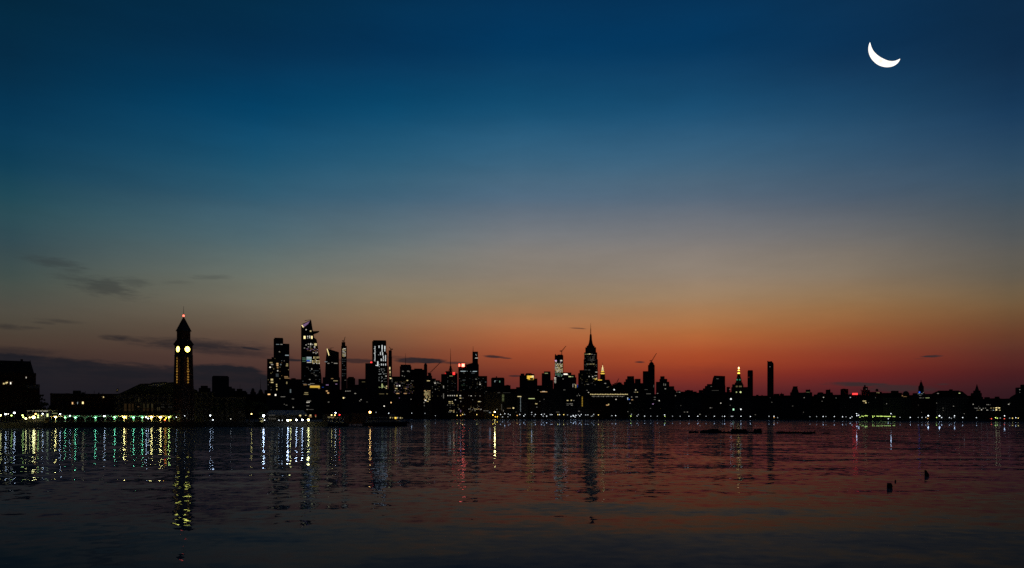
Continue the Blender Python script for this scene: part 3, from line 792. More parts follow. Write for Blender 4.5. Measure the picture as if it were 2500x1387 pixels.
# ---- right third
b = B('square_stub', 'wide square stub tower with a small roof box left of the red sign', 250, [('b', 2052, 2071, 951), ('b', 2056, 2064, 949)], facade=1)
rs = B('red_sign_block', 'low block carrying a bright red strip sign on its roof', 230, [('b', 2069, 2102, 964.5), ('b', 2072, 2080, 962.5)], facade=2)
rs.win(2081.2, 960, 2093.8, 963.6, 'r', 3.2, name='roof_sign', sb=-.4)
b = B('stepped_tower', 'stepped dark tower right of the red sign, rising to a small knob', 260,
  [('b', 2097, 2126, 966), ('b', 2103, 2124, 953.5), ('b', 2106.7, 2118.8, 944.5), ('b', 2109.6, 2113.4, 940.3)], facade=0)
b.tank(2102, 954, 951)
B('low_block', 'low roof with a round water tank right of the stepped knobbed tower', 270, [('b', 2123, 2153, 958)], facade=1).tank(2141, 958, 948.8)
B('flat_block', 'long flat block left of the broad block with a serrated roof', 260, [('b', 2151, 2178, 960.5)], facade=2)
b = B('flat_block', 'broad block with a slightly serrated roof in the right third', 280, [('b', 2175, 2194, 955.5), ('b', 2177, 2184, 954)], facade=1)
B('low_block', 'low roof with an amber lit storey left of the blue-lit spired tower', 260, [('b', 2192, 2229, 966), ('b', 2194, 2202, 959)], facade=1)
b = B('domed_building', 'round domed dark building left of the blue-lit spired tower', 300, [('b', 2203, 2220, 961), ('d', 2211.5, 7.5, 961, 954.6)], facade=0)
sp = B('blue_lit_tower', 'domed and spired dark tower with a bright blue light', 330,
  [('b', 2228, 2258.5, 961), ('f', 2240, 2257.2, 961.3, 2242.2, 2255.4, 953, 1, 0, 14), ('b', 2242, 2255.4, 943, 0), ('f', 2243.5, 2254.5, 943.4, 2246.6, 2250.8, 932.5, 1, 0, 14)], cat='skyscraper', facade=0, depth=28)
sp.mast(2248.7, 934, 928.6, .8, .5, sb=20)
lx, z = sp.L(2248.7, 930, 20); bm = bmesh.new(); globe(bm, (lx, 20, z - 2.2), 1.0); part('finial', bm, STEEL, sp.root)
B('low_block', 'low flat block right of the blue-lit tower with a white lit strip', 250, [('b', 2256, 2277, 963)], facade=2)
b = B('wide_block', 'wide dark block with a hump on its roof, right of the blue-lit tower', 260,
  [('p', [(2274, None), (2342, None), (2342, 953.6), (2291, 953.8), (2289, 955), (2283, 957.4), (2275, 961.6)], 40), ('b', 2317, 2326, 950.6)], facade=1)
B('low_block', 'dark roof sloping down to the right beside the humped wide block', 270,
  [('p', [(2340, None), (2363, None), (2363, 966.5), (2356, 961), (2350, 956), (2347, 955.2), (2340, 955.2)], 30)], facade=2)
B('low_block', 'low flat link left of the pyramid-topped tower', 280, [('b', 2361, 2379, 967.5)], facade=1)
b = B('pyramid_tower', 'pointed pyramid-topped dark tower near the right end of the skyline', 330,
  [('b', 2370, 2397, 961), ('b', 2376, 2394, 955), ('f', 2379.2, 2391, 955.4, 2384, 2386.2, 940, 1, 0, 12)], cat='skyscraper', facade=0, depth=26)
b.mast(2385, 941, 938.4, .6, .5, sb=16)
B('low_block', 'low roofs right of the pyramid-topped tower with a raised box', 260, [('b', 2394, 2430, 976.5), ('b', 2394, 2400, 969), ('b', 2403, 2416.5, 969.6)], facade=2)
b = B('low_block', 'low roof carrying one square rooftop box, near the right end', 250, [('b', 2428, 2455, 976.2), ('b', 2428.5, 2440, 968.4)], facade=1); b.mast(2446, 976, 972.6, .4, .2)
B('terraced_block', 'dark block climbing to the right before the end tower', 240, [('p', [(2452, None), (2482, None), (2482, 960.5), (2474, 965), (2467, 969.6), (2464, 973), (2452, 973.4)], 34)], facade=0)
B('end_tower', 'large dark stepped block at the right end of the skyline', 250, [('b', 2479, 2560, 947), ('b', 2491, 2552, 940)], facade=2)

# ---- waterfront row: low dark blocks in front of the towers
ROW = [
 (560, 655, 968, 'low black waterfront block left of the stepped residential towers, with a lit corner lamp'),
 (650, 712, 958, 'low black waterfront block at the foot of the stepped residential towers'),
 (708, 742, 953, 'low black waterfront block left below the observation deck tower'),
 (740, 792, 950, 'waterfront block with scattered white windows below the broad amber lit hall'),
 (790, 836, 952, 'low black waterfront block below the slanted glass tower'),
 (834, 900, 950, 'long black waterfront block between the slim lit tower and the red-lit slab'),
 (898, 958, 951, 'black waterfront block below the white-columned tower'),
 (956, 1004, 934, 'block dotted with dim amber windows below the square tower with the aerial'),
 (1002, 1036, 931, 'block of dim scattered windows below the wide dark tower'),
 (1034, 1053, 928, 'narrow block packed with bright yellow windows below the long-armed crane'),
 (1052, 1090, 948, 'black block with single columns of white dots left of the masted tower'),
 (1088, 1124, 955, 'block with a dotted line of white windows below the masted tower'),
 (1122, 1184, 957, 'broad block with a few lit rows below the two red lamps'),
 (1182, 1228, 957, 'black block with dim vertical window columns below the squat flat-topped building'),
 (1226, 1266, 962, 'black waterfront block with one bright yellow lamp on its wall'),
 (1262, 1288, 960, 'block with a dotted column of pale lights left below the yellow lit building'),
 (1286, 1322, 962, 'waterfront block with a lit strip below the yellow lit building'),
 (1320, 1374, 952, 'waterfront block with an orange lit cornice below the flat dark tower'),
 (1372, 1412, 958, 'waterfront block with grid of dim windows below the white lit roof strip'),
 (1410, 1442, 963, 'narrow waterfront block with a tall yellow lit column on its wall'),
 (1438, 1538, 957, 'very long building with an unbroken line of lit windows under its roof'),
 (1534, 1576, 960, 'waterfront block right of the long line of lit windows'),
 (1574, 1650, 966, 'black waterfront block below the crane-topped tower'),
 (1646, 1716, 970, 'black waterfront block below the skyline gap'),
 (1712, 1782, 966, 'black waterfront block below the slanted slab'),
 (1778, 1846, 971, 'waterfront block with three bright lamps below the gold lanterned clock tower'),
 (1842, 1912, 975, 'black waterfront block below the tallest slim slab'),
 (1908, 1984, 974, 'black waterfront block below the hump-shaped building'),
 (1980, 2056, 974, 'black waterfront block below the two square stub towers'),
 (2050, 2102, 974, 'black waterfront block below the red roof sign'),
 (2098, 2160, 970, 'waterfront block with two lit windows below the stepped knobbed tower'),
 (2156, 2230, 972, 'black waterfront block left below the blue-lit tower'),
 (2226, 2290, 975, 'black waterfront block right below the blue-lit tower'),
 (2286, 2366, 972, 'black waterfront block below the humped wide block'),
 (2362, 2448, 985, 'waterfront block with two broken rows of bright windows below the pyramid-topped tower'),
 (2444, 2560, 978, 'black waterfront block below the end tower of the skyline'),
]
for k, (x0, x1, y, lab) in enumerate(ROW):
    w = x1 - x0
    t = [('b', x0, x1, y)]
    rr = random.Random(k + 11)
    if w > 30: t.append(('b', x0 + w * rr.uniform(.1, .4), x0 + w * rr.uniform(.55, .9), y - rr.uniform(1.5, 3.0)))
    B('waterfront_block', lab, 40 + (k % 3) * 14, t, facade=(k * 3 + 1) % 4, depth=36)
# filler between, deeper in the city, so that no daylight shows between the low roofs
for k, (x0, x1, y, lab) in enumerate([
  (455, 560, 958, 'long dark far roofline just right of the clock tower'),
  (1180, 1270, 957, 'distant low roofs behind the squat flat-topped building'),
  (1640, 1720, 962, 'distant low roofs seen through the skyline gap'),
  (1830, 1940, 969, 'distant low roofs behind the slim dark slabs'),
  (1940, 2110, 968, 'distant low roofs behind the square stub towers'),
  (2110, 2290, 966, 'distant low roofs behind the domed and spired towers'),
  (2290, 2520, 975, 'distant low roofs behind the pyramid-topped tower')]):
    w = x1 - x0; rr = random.Random(k)
    t = [('b', x0, x1, y)]
    for q in range(4):
        a = x0 + w * (q + rr.uniform(.05, .3)) / 4
        t.append(('b', a, a + w * rr.uniform(.06, .14), y - rr.uniform(1, 2.6)))
    B('distant_rooftops', lab, 700, t, facade=k % 4, depth=40)
# ------------------------------------------------------------------ lit windows, measured per strip of the skyline
LV = {0: .07, 1: .26, 2: .60, 3: 1.35}
def front(px, py):
    best = None
    for b in BLD:
        sb = b.setback(px, py)
        if sb is None: continue
        d = b.R + sb
        if best is None or d < best[0]: best = (d, b, sb)
    return best
COUNT = {}
def place(ox, oy, s, items):
    """items = (centre x, centre y, width, height, palette, level) in the strip's own units"""
    for (x, y, w, h, p, lv) in items:
        px, py = ox + x * s, oy + y * s
        f = front(px, py)
        if f is None: continue
        _, b, sb = f
        n = COUNT.get(b, 0)
        if n >= 98: continue
        COUNT[b] = n + 1
        w *= s; h *= s
        lvv = LV[lv] if isinstance(lv, int) else lv * .41
        b.win(px - w / 2, py - h / 2, px + w / 2, py + h / 2, p, lvv, sb=sb)
def grid(x0, y0, x1, y1, nx, ny, p, lv, dens=.7, seed=1, fw=.6, fh=.55, jit=.35):
    r = random.Random(seed); out = []
    sx, sy = (x1 - x0) / nx, (y1 - y0) / ny
    base = LV[lv] / .41 if isinstance(lv, int) else lv
    for j in range(ny):
        for i in range(nx):
            if r.random() > dens: continue
            out.append((x0 + sx * (i + .5), y0 + sy * (j + .5), sx * fw, sy * fh, r.choice(p), round(base * r.choice((.5, .8, 1.0, 1.3)), 2)))
    return out

place(560, 760, .2163, [
 (470,580,32,13,'y',1),(482,601,24,12,'w',1),(460,632,14,12,'w',3),(542,592,22,16,'o',2),(543,611,20,14,'o',2),(545,636,15,16,'o',1),
 (546,672,12,12,'w',2),(480,772,26,20,'y',2),(482,803,28,12,'y',2),(533,827,12,13,'y',2),(534,847,12,12,'y',2),(535,882,10,16,'y',2),
 (447,938,28,12,'o',3),(521,945,16,18,'w',3),(570,762,10,10,'y',1),(565,457,12,8,'w',1),(545,374,36,7,'c',.5),(588,374,24,8,'w',1),
 (580,601,14,14,'c',.35),(540,722,30,36,'c',.10),(650,497,40,10,'c',.8),(652,596,20,14,'y',1),(650,614,24,16,'y',1),(640,740,42,12,'o',1),
 (650,755,56,8,'o',1),(648,808,12,24,'y',.6),(690,900,14,40,'c',.3),(605,965,50,5,'w',.5),(718,990,25,7,'w',.3),(645,1060,18,7,'w',.25),
 (720,1085,14,10,'w',1),(755,1122,12,10,'w',1),(620,1049,10,6,'w',.3),(470,700,12,10,'y',.25),(500,650,10,10,'y',.3),(620,560,9,8,'w',.3),(668,660,9,9,'y',.4),
 # deck tower
 (866,208,12,10,'w',2),(917,224,16,14,'y',2),(849,295,22,32,'y',3),(884,284,12,12,'w',2),(884,302,12,12,'w',1),(908,290,10,30,'w',2),(931,295,16,32,'y',3),
 (893,370,14,12,'w',1),(918,372,14,22,'w',2),(940,375,12,12,'w',1),(973,375,28,26,'y',2),(866,380,14,12,'w',1),(893,402,14,10,'w',1),(917,403,10,10,'w',1),
 (962,403,16,12,'w',2),(848,415,14,8,'w',1),(842,545,38,10,'g',.25),(842,528,38,10,'g',.3),(842,565,38,10,'g',.22),
 (900,520,56,9,'c',1.3),(900,532,56,9,'c',1.1),(900,545,54,8,'g',.9),(890,556,34,20,'b',1.0),(918,557,18,20,'c',1.0),(900,577,50,8,'w',1.4),
 (930,652,10,18,'w',1),(975,725,18,12,'w',.25),(908,770,14,8,'w',1),(880,632,26,5,'w',.15),(935,700,30,5,'w',.12),(870,545,8,30,'c',.2),
 (965,856,112,30,'Y',1.5),(965,838,100,7,'o',1),(1012,872,22,9,'o',1),(855,830,36,9,'o',1),(900,828,26,7,'w',1),(935,816,50,6,'w',.4),(850,818,40,4,'w',.3),
 (868,920,40,10,'y',1),(866,938,50,7,'y',1),(885,1013,20,6,'w',.4),(878,1028,15,11,'w',2),(898,1027,15,11,'w',2),(907,1014,26,6,'w',.7),
 (885,1068,30,6,'w',.4),(880,1109,20,6,'w',.5),(925,1109,50,4,'w',.25),
 # towers right of it
 (1090,570,30,8,'c',.5),(1118,588,20,8,'w',.6),(1200,588,40,9,'w',.6),(1160,578,20,6,'w',.3),(1160,760,25,8,'o',.6),(1198,785,50,9,'y',1),(1207,822,20,8,'p',1),
 (1105,832,30,9,'p',.6),(1100,900,20,14,'o',1.2),(1115,922,20,16,'o',2),(1120,1025,16,6,'w',.5),(1055,858,20,8,'b',.5),(1260,780,40,7,'w',.6),
 (1315,902,10,8,'w',.8),(1340,902,10,8,'w',1),(1361,900,10,8,'w',1),(1288,978,14,14,'y',3),(1282,430,8,12,'y',1.5),(1300,424,26,9,'w',1.5)]
 + grid(862, 418, 1000, 460, 9, 4, 'oop', 1, .62, 3, .6, .5) + grid(940, 462, 1000, 482, 4, 2, 'w', 2, .7, 4) + grid(880, 462, 920, 482, 2, 2, 'w', 1, .6, 5)
 + grid(945, 512, 1018, 546, 4, 3, 'y', 2, .8, 6, .7, .6) + grid(932, 552, 1022, 596, 6, 3, 'yw', 2, .7, 7, .62, .6)
 + grid(1276, 436, 1314, 515, 3, 8, 'yw', 1.3, .78, 8, .7, .6) + grid(1268, 530, 1322, 740, 3, 9, 'c', .10, .6, 9, .6, .3)
 + grid(505, 400, 600, 740, 5, 14, 'yoc', .25, .13, 10, .4, .3) + grid(430, 560, 495, 900, 4, 12, 'yow', .3, .12, 11, .4, .3) + grid(820, 640, 1030, 800, 10, 8, 'wc', .12, .2, 12, .5, .4))

place(840, 780, .2019, [
 (374,y,10,9,'W',v) for y, v in ((328,2),(340,1.2),(352,2),(366,1.1),(378,1.6),(392,2),(405,2),(420,1.1),(432,1.6),(446,1.2),(460,2),(474,2),(488,1.2),(502,.8))] + [
 (366,410,9,12,'W',1.3),(365,352,8,10,'W',.8),(368,492,8,20,'W',.8),(423,330,12,28,'W',1.4),(460,335,12,50,'W',1.7),(493,340,14,38,'W',1.7),(460,378,10,34,'W',1.4),(493,374,11,24,'W',1.4),
 (440,412,10,36,'W',1.4),(466,415,12,36,'W',1.4),(418,428,9,9,'W',1),(476,458,10,40,'W',1.4),(502,455,10,46,'W',1.4),(450,488,12,28,'W',1.4),(474,494,9,20,'W',1.5),(500,492,12,26,'W',1.4),
 (452,550,10,32,'W',1.4),(475,552,10,32,'W',1.4),(502,550,10,32,'W',1.4),(425,570,8,10,'W',1),(425,546,8,10,'W',1),(408,535,13,56,'W',1.7),(392,556,22,9,'W',1.6),(450,600,9,9,'W',1),(426,606,8,8,'W',.6),(426,628,8,8,'W',.5),
 (468,637,10,8,'W',1),(425,662,14,8,'W',1),(441,660,10,8,'W',.8),(480,660,12,8,'W',1),(508,685,12,12,'w',2),(460,700,8,8,'W',1),(461,742,8,9,'W',.6),(424,700,8,8,'W',.4),(424,740,8,8,'W',.35),(484,720,8,8,'W',.3),
 (460,808,12,60,'l',1.2),(515,808,14,12,'y',2),(425,820,8,10,'l',.8),(511,832,14,12,'y',2),(438,822,12,6,'l',.6),(490,820,26,8,'l',1),(475,806,14,8,'l',.8),(455,900,60,6,'y',.3),(520,900,18,7,'y',.5),
 (553,590,12,28,'y',2.5),(556,637,14,28,'y',2),(557,672,12,12,'y',1),(563,712,18,12,'y',2.5),(580,735,4,56,'w',.3),(552,705,9,9,'y',.7),
 (712,627,20,9,'w',.4),(775,625,25,11,'w',.35),(730,688,10,6,'w',.5),(705,680,10,8,'w',1),(765,738,18,10,'y',2),(790,632,10,8,'w',.3),(640,803,16,12,'w',2),(672,802,14,14,'w',3),
 (630,835,25,9,'y',1.5),(620,860,14,9,'w',.6),(650,895,34,9,'o',1.5),(740,895,40,9,'o',1.1),(748,835,25,9,'o',1),(810,965,10,8,'w',1),(570,1005,16,14,'o',3),(485,1048,12,12,'w',3),
 (668,950,8,8,'p',.5),(625,768,24,6,'w',.3),(703,768,20,6,'w',.25),(820,745,10,9,'w',.8),(836,745,8,8,'w',.6),(810,772,8,6,'w',.4),
 (1020,742,35,9,'y',2),(985,978,20,12,'w',2.5),(1010,990,24,8,'y',1.5),(968,1005,10,10,'w',1),(970,1042,8,14,'w',.3),(1100,770,16,12,'w',2),(1128,768,26,6,'w',.3),(1105,845,8,8,'w',1),
 (1203,808,9,9,'w',1.5),(1203,826,9,9,'w',1.5),(1203,903,8,9,'w',1),(1203,918,8,9,'w',1),(1203,933,8,9,'w',1),(1203,948,8,9,'w',1),
 (135,895,20,9,'w',1),(205,970,14,8,'w',.8),(190,985,12,8,'w',.5),(22,866,8,9,'w',1),(45,866,8,9,'w',1),(70,866,8,9,'w',1),(235,755,40,6,'y',.25),(15,735,20,5,'w',.3),(8,945,12,8,'w',.5),(280,998,24,5,'w',.2)]
 + grid(966, 854, 1044, 976, 6, 9, 'yyo', 2, .72, 21, .62, .55) + grid(600, 750, 850, 900, 15, 10, 'yowp', .25, .34, 22, .5, .4) + grid(1050, 740, 1170, 780, 8, 3, 'w', .2, .35, 23)
 + grid(1060, 780, 1190, 960, 8, 8, 'wy', .18, .2, 24, .45, .35) + grid(410, 590, 515, 760, 6, 9, 'W', .3, .25, 25, .6, .35))

place(1080, 800, .18746, [(x,885,12,10,'w',2) for x in (72,102,130,158)] + [(190,886,14,16,'y',2),(233,886,18,14,'w',2),
 (95,965,26,9,'y',2),(128,963,11,10,'y',2),(170,940,11,12,'w',2),(95,985,28,8,'y',1),(131,985,14,9,'y',2),(143,986,7,7,'y',1),(235,918,24,10,'y',2),(268,918,10,7,'w',.4),(240,962,8,12,'w',1),(115,630,45,5,'l',.9),
 (270,568,66,6,'c',1.6),(322,568,10,6,'c',1),(368,570,8,8,'c',1),(422,570,54,6,'c',1.6),(400,592,40,5,'c',.25),(280,590,24,4,'w',.3),(440,672,22,6,'w',.5),(445,396,36,6,'w',1.8),(437,350,8,10,'c',.8),(443,362,8,10,'c',.6),
 (200,768,12,12,'w',2),(490,738,18,12,'w',1.4),(488,712,10,10,'w',.5),(270,748,50,4,'g',.15),(280,683,40,4,'c',.3),(565,708,20,5,'c',.3),(570,832,10,8,'w',.3),
 (375,888,12,10,'w',2),(345,885,8,8,'w',.4),(430,888,10,8,'w',.5),(490,890,12,8,'w',.5),(478,963,30,10,'y',2),(500,963,8,9,'w',.8),(395,940,10,8,'w',.3),(185,592,34,10,'w',2.4),(175,584,10,8,'w',2),
 (100,1080,9,10,'y',1.5),(123,1083,10,10,'y',1.5),(150,1083,10,9,'o',1.5),(150,1099,14,10,'y',2),(88,1098,9,9,'w',1),(108,1098,8,8,'w',.8),(218,1060,9,11,'w',1),(238,1078,10,9,'p',1),(238,1095,9,8,'p',.8),
 (345,1062,9,10,'w',1),(362,1058,10,8,'w',.6),(425,1060,12,8,'y',2),(450,1062,11,9,'y',2),(475,1060,10,9,'o',1.4),(503,1063,11,9,'w',1.2),(425,1081,14,6,'w',.5),
 (545,1083,20,6,'w',.35),(570,1083,12,7,'w',.4),(592,1083,14,7,'w',.4),(620,1105,24,12,'c',.5),(710,1065,14,8,'w',1),(683,700,9,22,'c',1),(690,692,6,8,'c',.8),(747,703,9,20,'g',.8),(702,688,30,4,'c',.12),
 (735,848,32,4,'w',.25),(835,848,100,3,'w',.12),(795,1082,8,22,'w',.4),(925,1047,20,14,'y',2.5),(850,1050,16,6,'o',.5),(868,1050,16,6,'o',.6),(886,1050,14,6,'o',.6),
 (1003,897,50,9,'y',1.8),(1022,905,8,8,'w',1),(1162,924,80,8,'l',1.6),(1224,992,26,9,'y',2),(1212,986,8,6,'y',1),(1120,646,36,42,'Y',2.2),(1152,640,24,28,'Y',2.6),(1176,638,28,28,'y',2.4),(1132,672,22,12,'Y',2),(1186,664,12,18,'Y',1.4),(1102,640,8,24,'Y',.6),
 (1150,680,80,4,'Y',.5),(1320,836,90,7,'o',1.5),(1320,830,40,4,'w',2),(1240,812,20,6,'w',.3),(1270,960,8,8,'w',.4),(1230,1036,10,8,'w',.5),(1355,596,40,7,'l',1),(960,1100,10,8,'w',.2)]
 + [(1018, 918 + 17 * k, 8, 9, 'c', .5 if k % 3 else .8) for k in range(11)] + [(x, 872 + 14 * k, 9, 10, 'l', .35 if (k * 7 + x) % 3 else .15) for k in range(7) for x in (783, 798)]
 + [(772, 1000 + 14 * k, 7, 8, 'w', .2) for k in range(6)] + grid(60, 1000, 500, 1110, 26, 7, 'wy', .3, .14, 31, .5, .5) + grid(60, 640, 560, 860, 26, 14, 'wcy', .15, .10, 32, .5, .35))

place(1300, 780, .20187, [(165,651,40,7,'l',.9),(282,498,22,14,'p',1.6),(285,512,14,10,'w',1.6),(348,498,24,14,'w',2),(340,515,12,8,'p',1),(400,662,46,14,'w',3),(422,666,14,9,'w',1.5),
 (452,692,30,9,'l',1.6),(482,692,24,8,'l',1),(440,683,8,8,'l',1),(370,720,10,8,'w',1),(489,800,8,38,'w',.7),(520,790,18,12,'y',1),(524,804,14,12,'y',1.4),(522,822,16,12,'y',1),(506,782,20,5,'w',.5),(545,803,7,36,'b',.6),(385,852,24,6,'w',.3),
 (690,418,22,11,'y',2),(668,420,10,9,'y',.9),(650,421,10,8,'y',.6),(636,421,10,8,'l',.5),(718,421,10,8,'w',.6),(750,427,20,6,'w',.25),(773,637,24,6,'w',1.4),(765,680,30,6,'w',.7),(685,690,10,12,'w',1.2),(727,692,12,10,'w',1.5),
 (745,712,10,8,'g',1),(760,722,14,18,'Y',1.4),(775,716,12,20,'y',1.4),(815,733,48,8,'Y',2.4),(740,716,20,6,'y',.8),(685,612,24,5,'w',.25),(670,785,25,5,'w',.5),(660,857,8,8,'w',.5),(678,883,14,9,'w',1.2),
 (880,773,20,8,'w',1),(905,820,12,8,'w',.3),(920,815,10,8,'y',.3),(988,850,14,14,'W',2.5),(1010,967,14,10,'w',1.5),(1152,957,9,28,'c',2),(1170,967,16,9,'b',1.5),(1206,972,22,9,'o',.9),(1200,938,9,10,'w',1),(1180,1013,8,10,'w',.8),
 (1248,852,12,10,'y',1.5),(1240,880,14,9,'y',.8),(1270,880,14,9,'y',1.2),(1265,936,12,8,'w',.5),(905,1036,28,10,'o',1.5),(922,1028,10,14,'y',1.6),(425,980,20,10,'y',2),(470,978,14,12,'y',2),(500,981,12,7,'w',.5),
 (555,905,10,9,'w',.9),(568,920,9,8,'w',.6),(540,923,9,8,'w',.4),(562,1110,20,6,'w',.5),(305,1120,40,5,'w',.25),(140,966,8,8,'w',.3),(1155,1115,12,7,'w',.4)]
 + grid(270, 528, 366, 642, 8, 10, 'yyw', 1.5, .86, 41, .7, .6, ) + grid(276, 652, 368, 694, 7, 3, 'gc', .9, .7, 42, .6, .5) + grid(262, 698, 286, 772, 2, 5, 'w', 1.5, .8, 43, .7, .6)
 + [(602, 940 + 15 * k, 11, 11, 'Y', .9 if k % 2 else .6) for k in range(8)]
 + [(705 + 20 * k, 905 + (k % 3) * 1.2, 15, 9, 'y', (2.2, 1.6, .5, 2.0, .9)[(k * 5 + 1) % 5]) for k in range(23)] + [(724 + 19 * k, 930 + (k % 2) * 2, 9, 8, 'w', (.5, .8, .25)[k % 3]) for k in range(21)]
 + grid(412, 1012, 490, 1046, 6, 2, 'w', .8, .8, 44, .5, .4) + grid(630, 440, 780, 620, 12, 9, 'wcy', .16, .26, 45, .5, .4) + grid(650, 533, 748, 548, 9, 1, 'yc', .5, .9, 46, .7, .9) + grid(560, 640, 780, 800, 14, 8, 'wy', .15, .15, 47, .5, .35)
 + grid(690, 460, 750, 500, 4, 3, 'w', .25, .7, 48, .6, .4))

place(1540, 820, .18742, [(63,705,12,10,'w',1.5),(65,735,12,8,'y',1),(87,735,10,9,'y',1.2),(46,735,10,7,'w',.4),(68,796,10,8,'w',.6),(85,796,9,8,'w',.6),(290,888,16,8,'p',1.4),(370,845,12,12,'w',1.8),
 (313,800,24,6,'w',.35),(313,830,24,6,'w',.3),(350,750,16,6,'w',.5),(232,755,60,5,'w',.3),(200,700,40,4,'w',.2),(450,690,16,10,'w',1),(430,635,9,28,'w',.3),(452,637,9,24,'w',.35),(582,780,10,10,'w',.5),(635,735,20,8,'w',.5),(602,735,12,6,'w',.3),
 (652,908,9,8,'w',.2),(700,993,18,6,'w',.4),(738,993,14,8,'w',.6),(1035,938,12,10,'w',.6),(1055,938,8,8,'w',.3),(1172,877,12,12,'w',1.4),(1130,560,30,5,'w',.25),(1100,712,90,4,'w',.12),(1048,660,16,7,'w',.25),(900,1023,14,8,'w',.8),(257,946,12,8,'w',.25),(300,655,6,30,'w',.2)])
place(1780, 820, .18742, [(24,823,18,18,'W',3),(57,960,18,22,'g',3),(153,957,16,16,'W',3),(790,765,16,14,'W',3),(1028,738,42,8,'l',1),(1230,803,12,12,'w',1.5),(978,805,8,9,'w',.8),(533,402,10,10,'w',.3),(535,810,10,8,'w',.25),(557,865,12,6,'w',.3),
 (255,540,20,14,'R',.12),(10,697,16,6,'w',.4),(828,915,16,8,'w',.15),(1212,852,10,8,'w',.3),(342,1028,10,7,'w',.4),(970,995,10,8,'w',.2),(1395,810,12,8,'w',.25),(15,905,10,8,'w',.3)])
place(2020, 880, .1298, [(432,697,18,14,'c',2),(695,765,62,12,'y',1.8),(723,797,24,14,'y',2.5),(775,796,12,8,'w',.3),(685,797,14,6,'o',.4),(940,607,40,7,'y',.5),(970,609,14,12,'y',.8),(1410,665,20,16,'o',1),(1460,681,60,6,'o',1),(1420,701,30,5,'o',.4),
 (1113,816,14,10,'w',.7),(905,702,12,10,'w',.3),(1732,600,26,24,'b',2.6),(1806,603,14,12,'w',.4),(1720,627,40,6,'c',.8),(1775,627,40,6,'c',.6),(1745,658,40,8,'w',.3),(1750,706,40,8,'w',.5),(1806,708,34,8,'w',.5),(1885,709,74,10,'l',2.4),(733,540,14,12,'w',.3),
 (160,707,12,10,'w',.2),(1770,978,10,10,'w',.3),(1710,840,10,8,'w',.15)])
place(2240, 880, .1298, [(385,622,34,8,'w',1),(790,617,28,12,'l',2),(360,802,14,10,'w',.4),(678,862,16,14,'w',.5),(480,897,16,10,'w',.3),(485,940,14,10,'w',.25),(878,1002,14,8,'w',.5),(1048,825,16,12,'w',1.2),(1308,832,12,12,'w',.8),(1335,832,12,10,'w',.8),(1365,836,12,8,'w',.4),
 (1075,896,16,8,'w',.4),(1102,900,14,9,'w',.9),(1130,899,12,9,'w',.6),(1172,900,18,9,'w',.8),(1235,902,16,9,'w',.9),(1278,898,20,8,'w',.6),(1385,896,32,10,'y',1),(1435,895,20,11,'y',.9),(1484,892,36,14,'y',3),(1536,893,32,15,'y',3),
 (1122,937,12,8,'w',.6),(1152,936,12,8,'y',1),(1205,929,18,18,'w',2),(1308,934,16,12,'w',1.6),(1335,936,9,8,'w',.5),(1428,938,18,10,'c',1.2),(1483,931,28,20,'y',3),(1548,937,24,10,'y',1.8),(1385,938,10,8,'w',.3),(1715,825,24,10,'w',1.6),(1735,806,10,7,'w',.6),(1925,551,14,9,'w',.8),(1925,601,12,8,'w',.4),(1150,866,10,8,'w',.3)])

# ------------------------------------------------------------------ lamps
LAMP_MESH = {}
def lamp(px, py, D, ground, pal, lv, r, label, group=None, name='street_lamp', cat='street lamp', near=False):
    """a lamp post with a glowing globe: pole, globe, and the collar between them"""
    x, y = (px - CX) / F * D, D
    z = CAMH + (HY - py) / F * D
    H = max(1.0, z - ground)
    o = thing(name, label, cat, (x, y, ground), 0, group)
    kp = ('pole', round(H, 1), round(r, 2))
    if kp not in LAMP_MESH:
        bm = bmesh.new()
        rr = max(.06, r * .13)
        lathe(bm, [(rr * 3, 0), (rr * 2.6, min(.4, H * .2)), (rr * 1.3, min(.7, H * .3)), (rr, H - r * .7)], 8)
        LAMP_MESH[kp] = to_mesh('pole', bm, STEEL)
    part('pole', LAMP_MESH[kp], None, o)
    kg = ('globe', round(r, 2), pal, lv)
    if kg not in LAMP_MESH:
        bm = bmesh.new(); globe(bm, (0, 0, 0), r, 10)
        LAMP_MESH[kg] = to_mesh('lamp_globe', bm, glow(pal, lv, True))
    part('lamp_globe', LAMP_MESH[kg], None, o, (0, 0, H))
    kc = ('cap', round(r, 2))
    if kc not in LAMP_MESH:
        bm = bmesh.new(); lathe(bm, [(r * .55, -.12 * r), (r * .5, .18 * r), (r * .1, .3 * r)], 8)
        LAMP_MESH[kc] = to_mesh('lamp_cap', bm, STEEL)
    part('lamp_cap', LAMP_MESH[kc], None, o, (0, 0, H + r * .95))
    return o

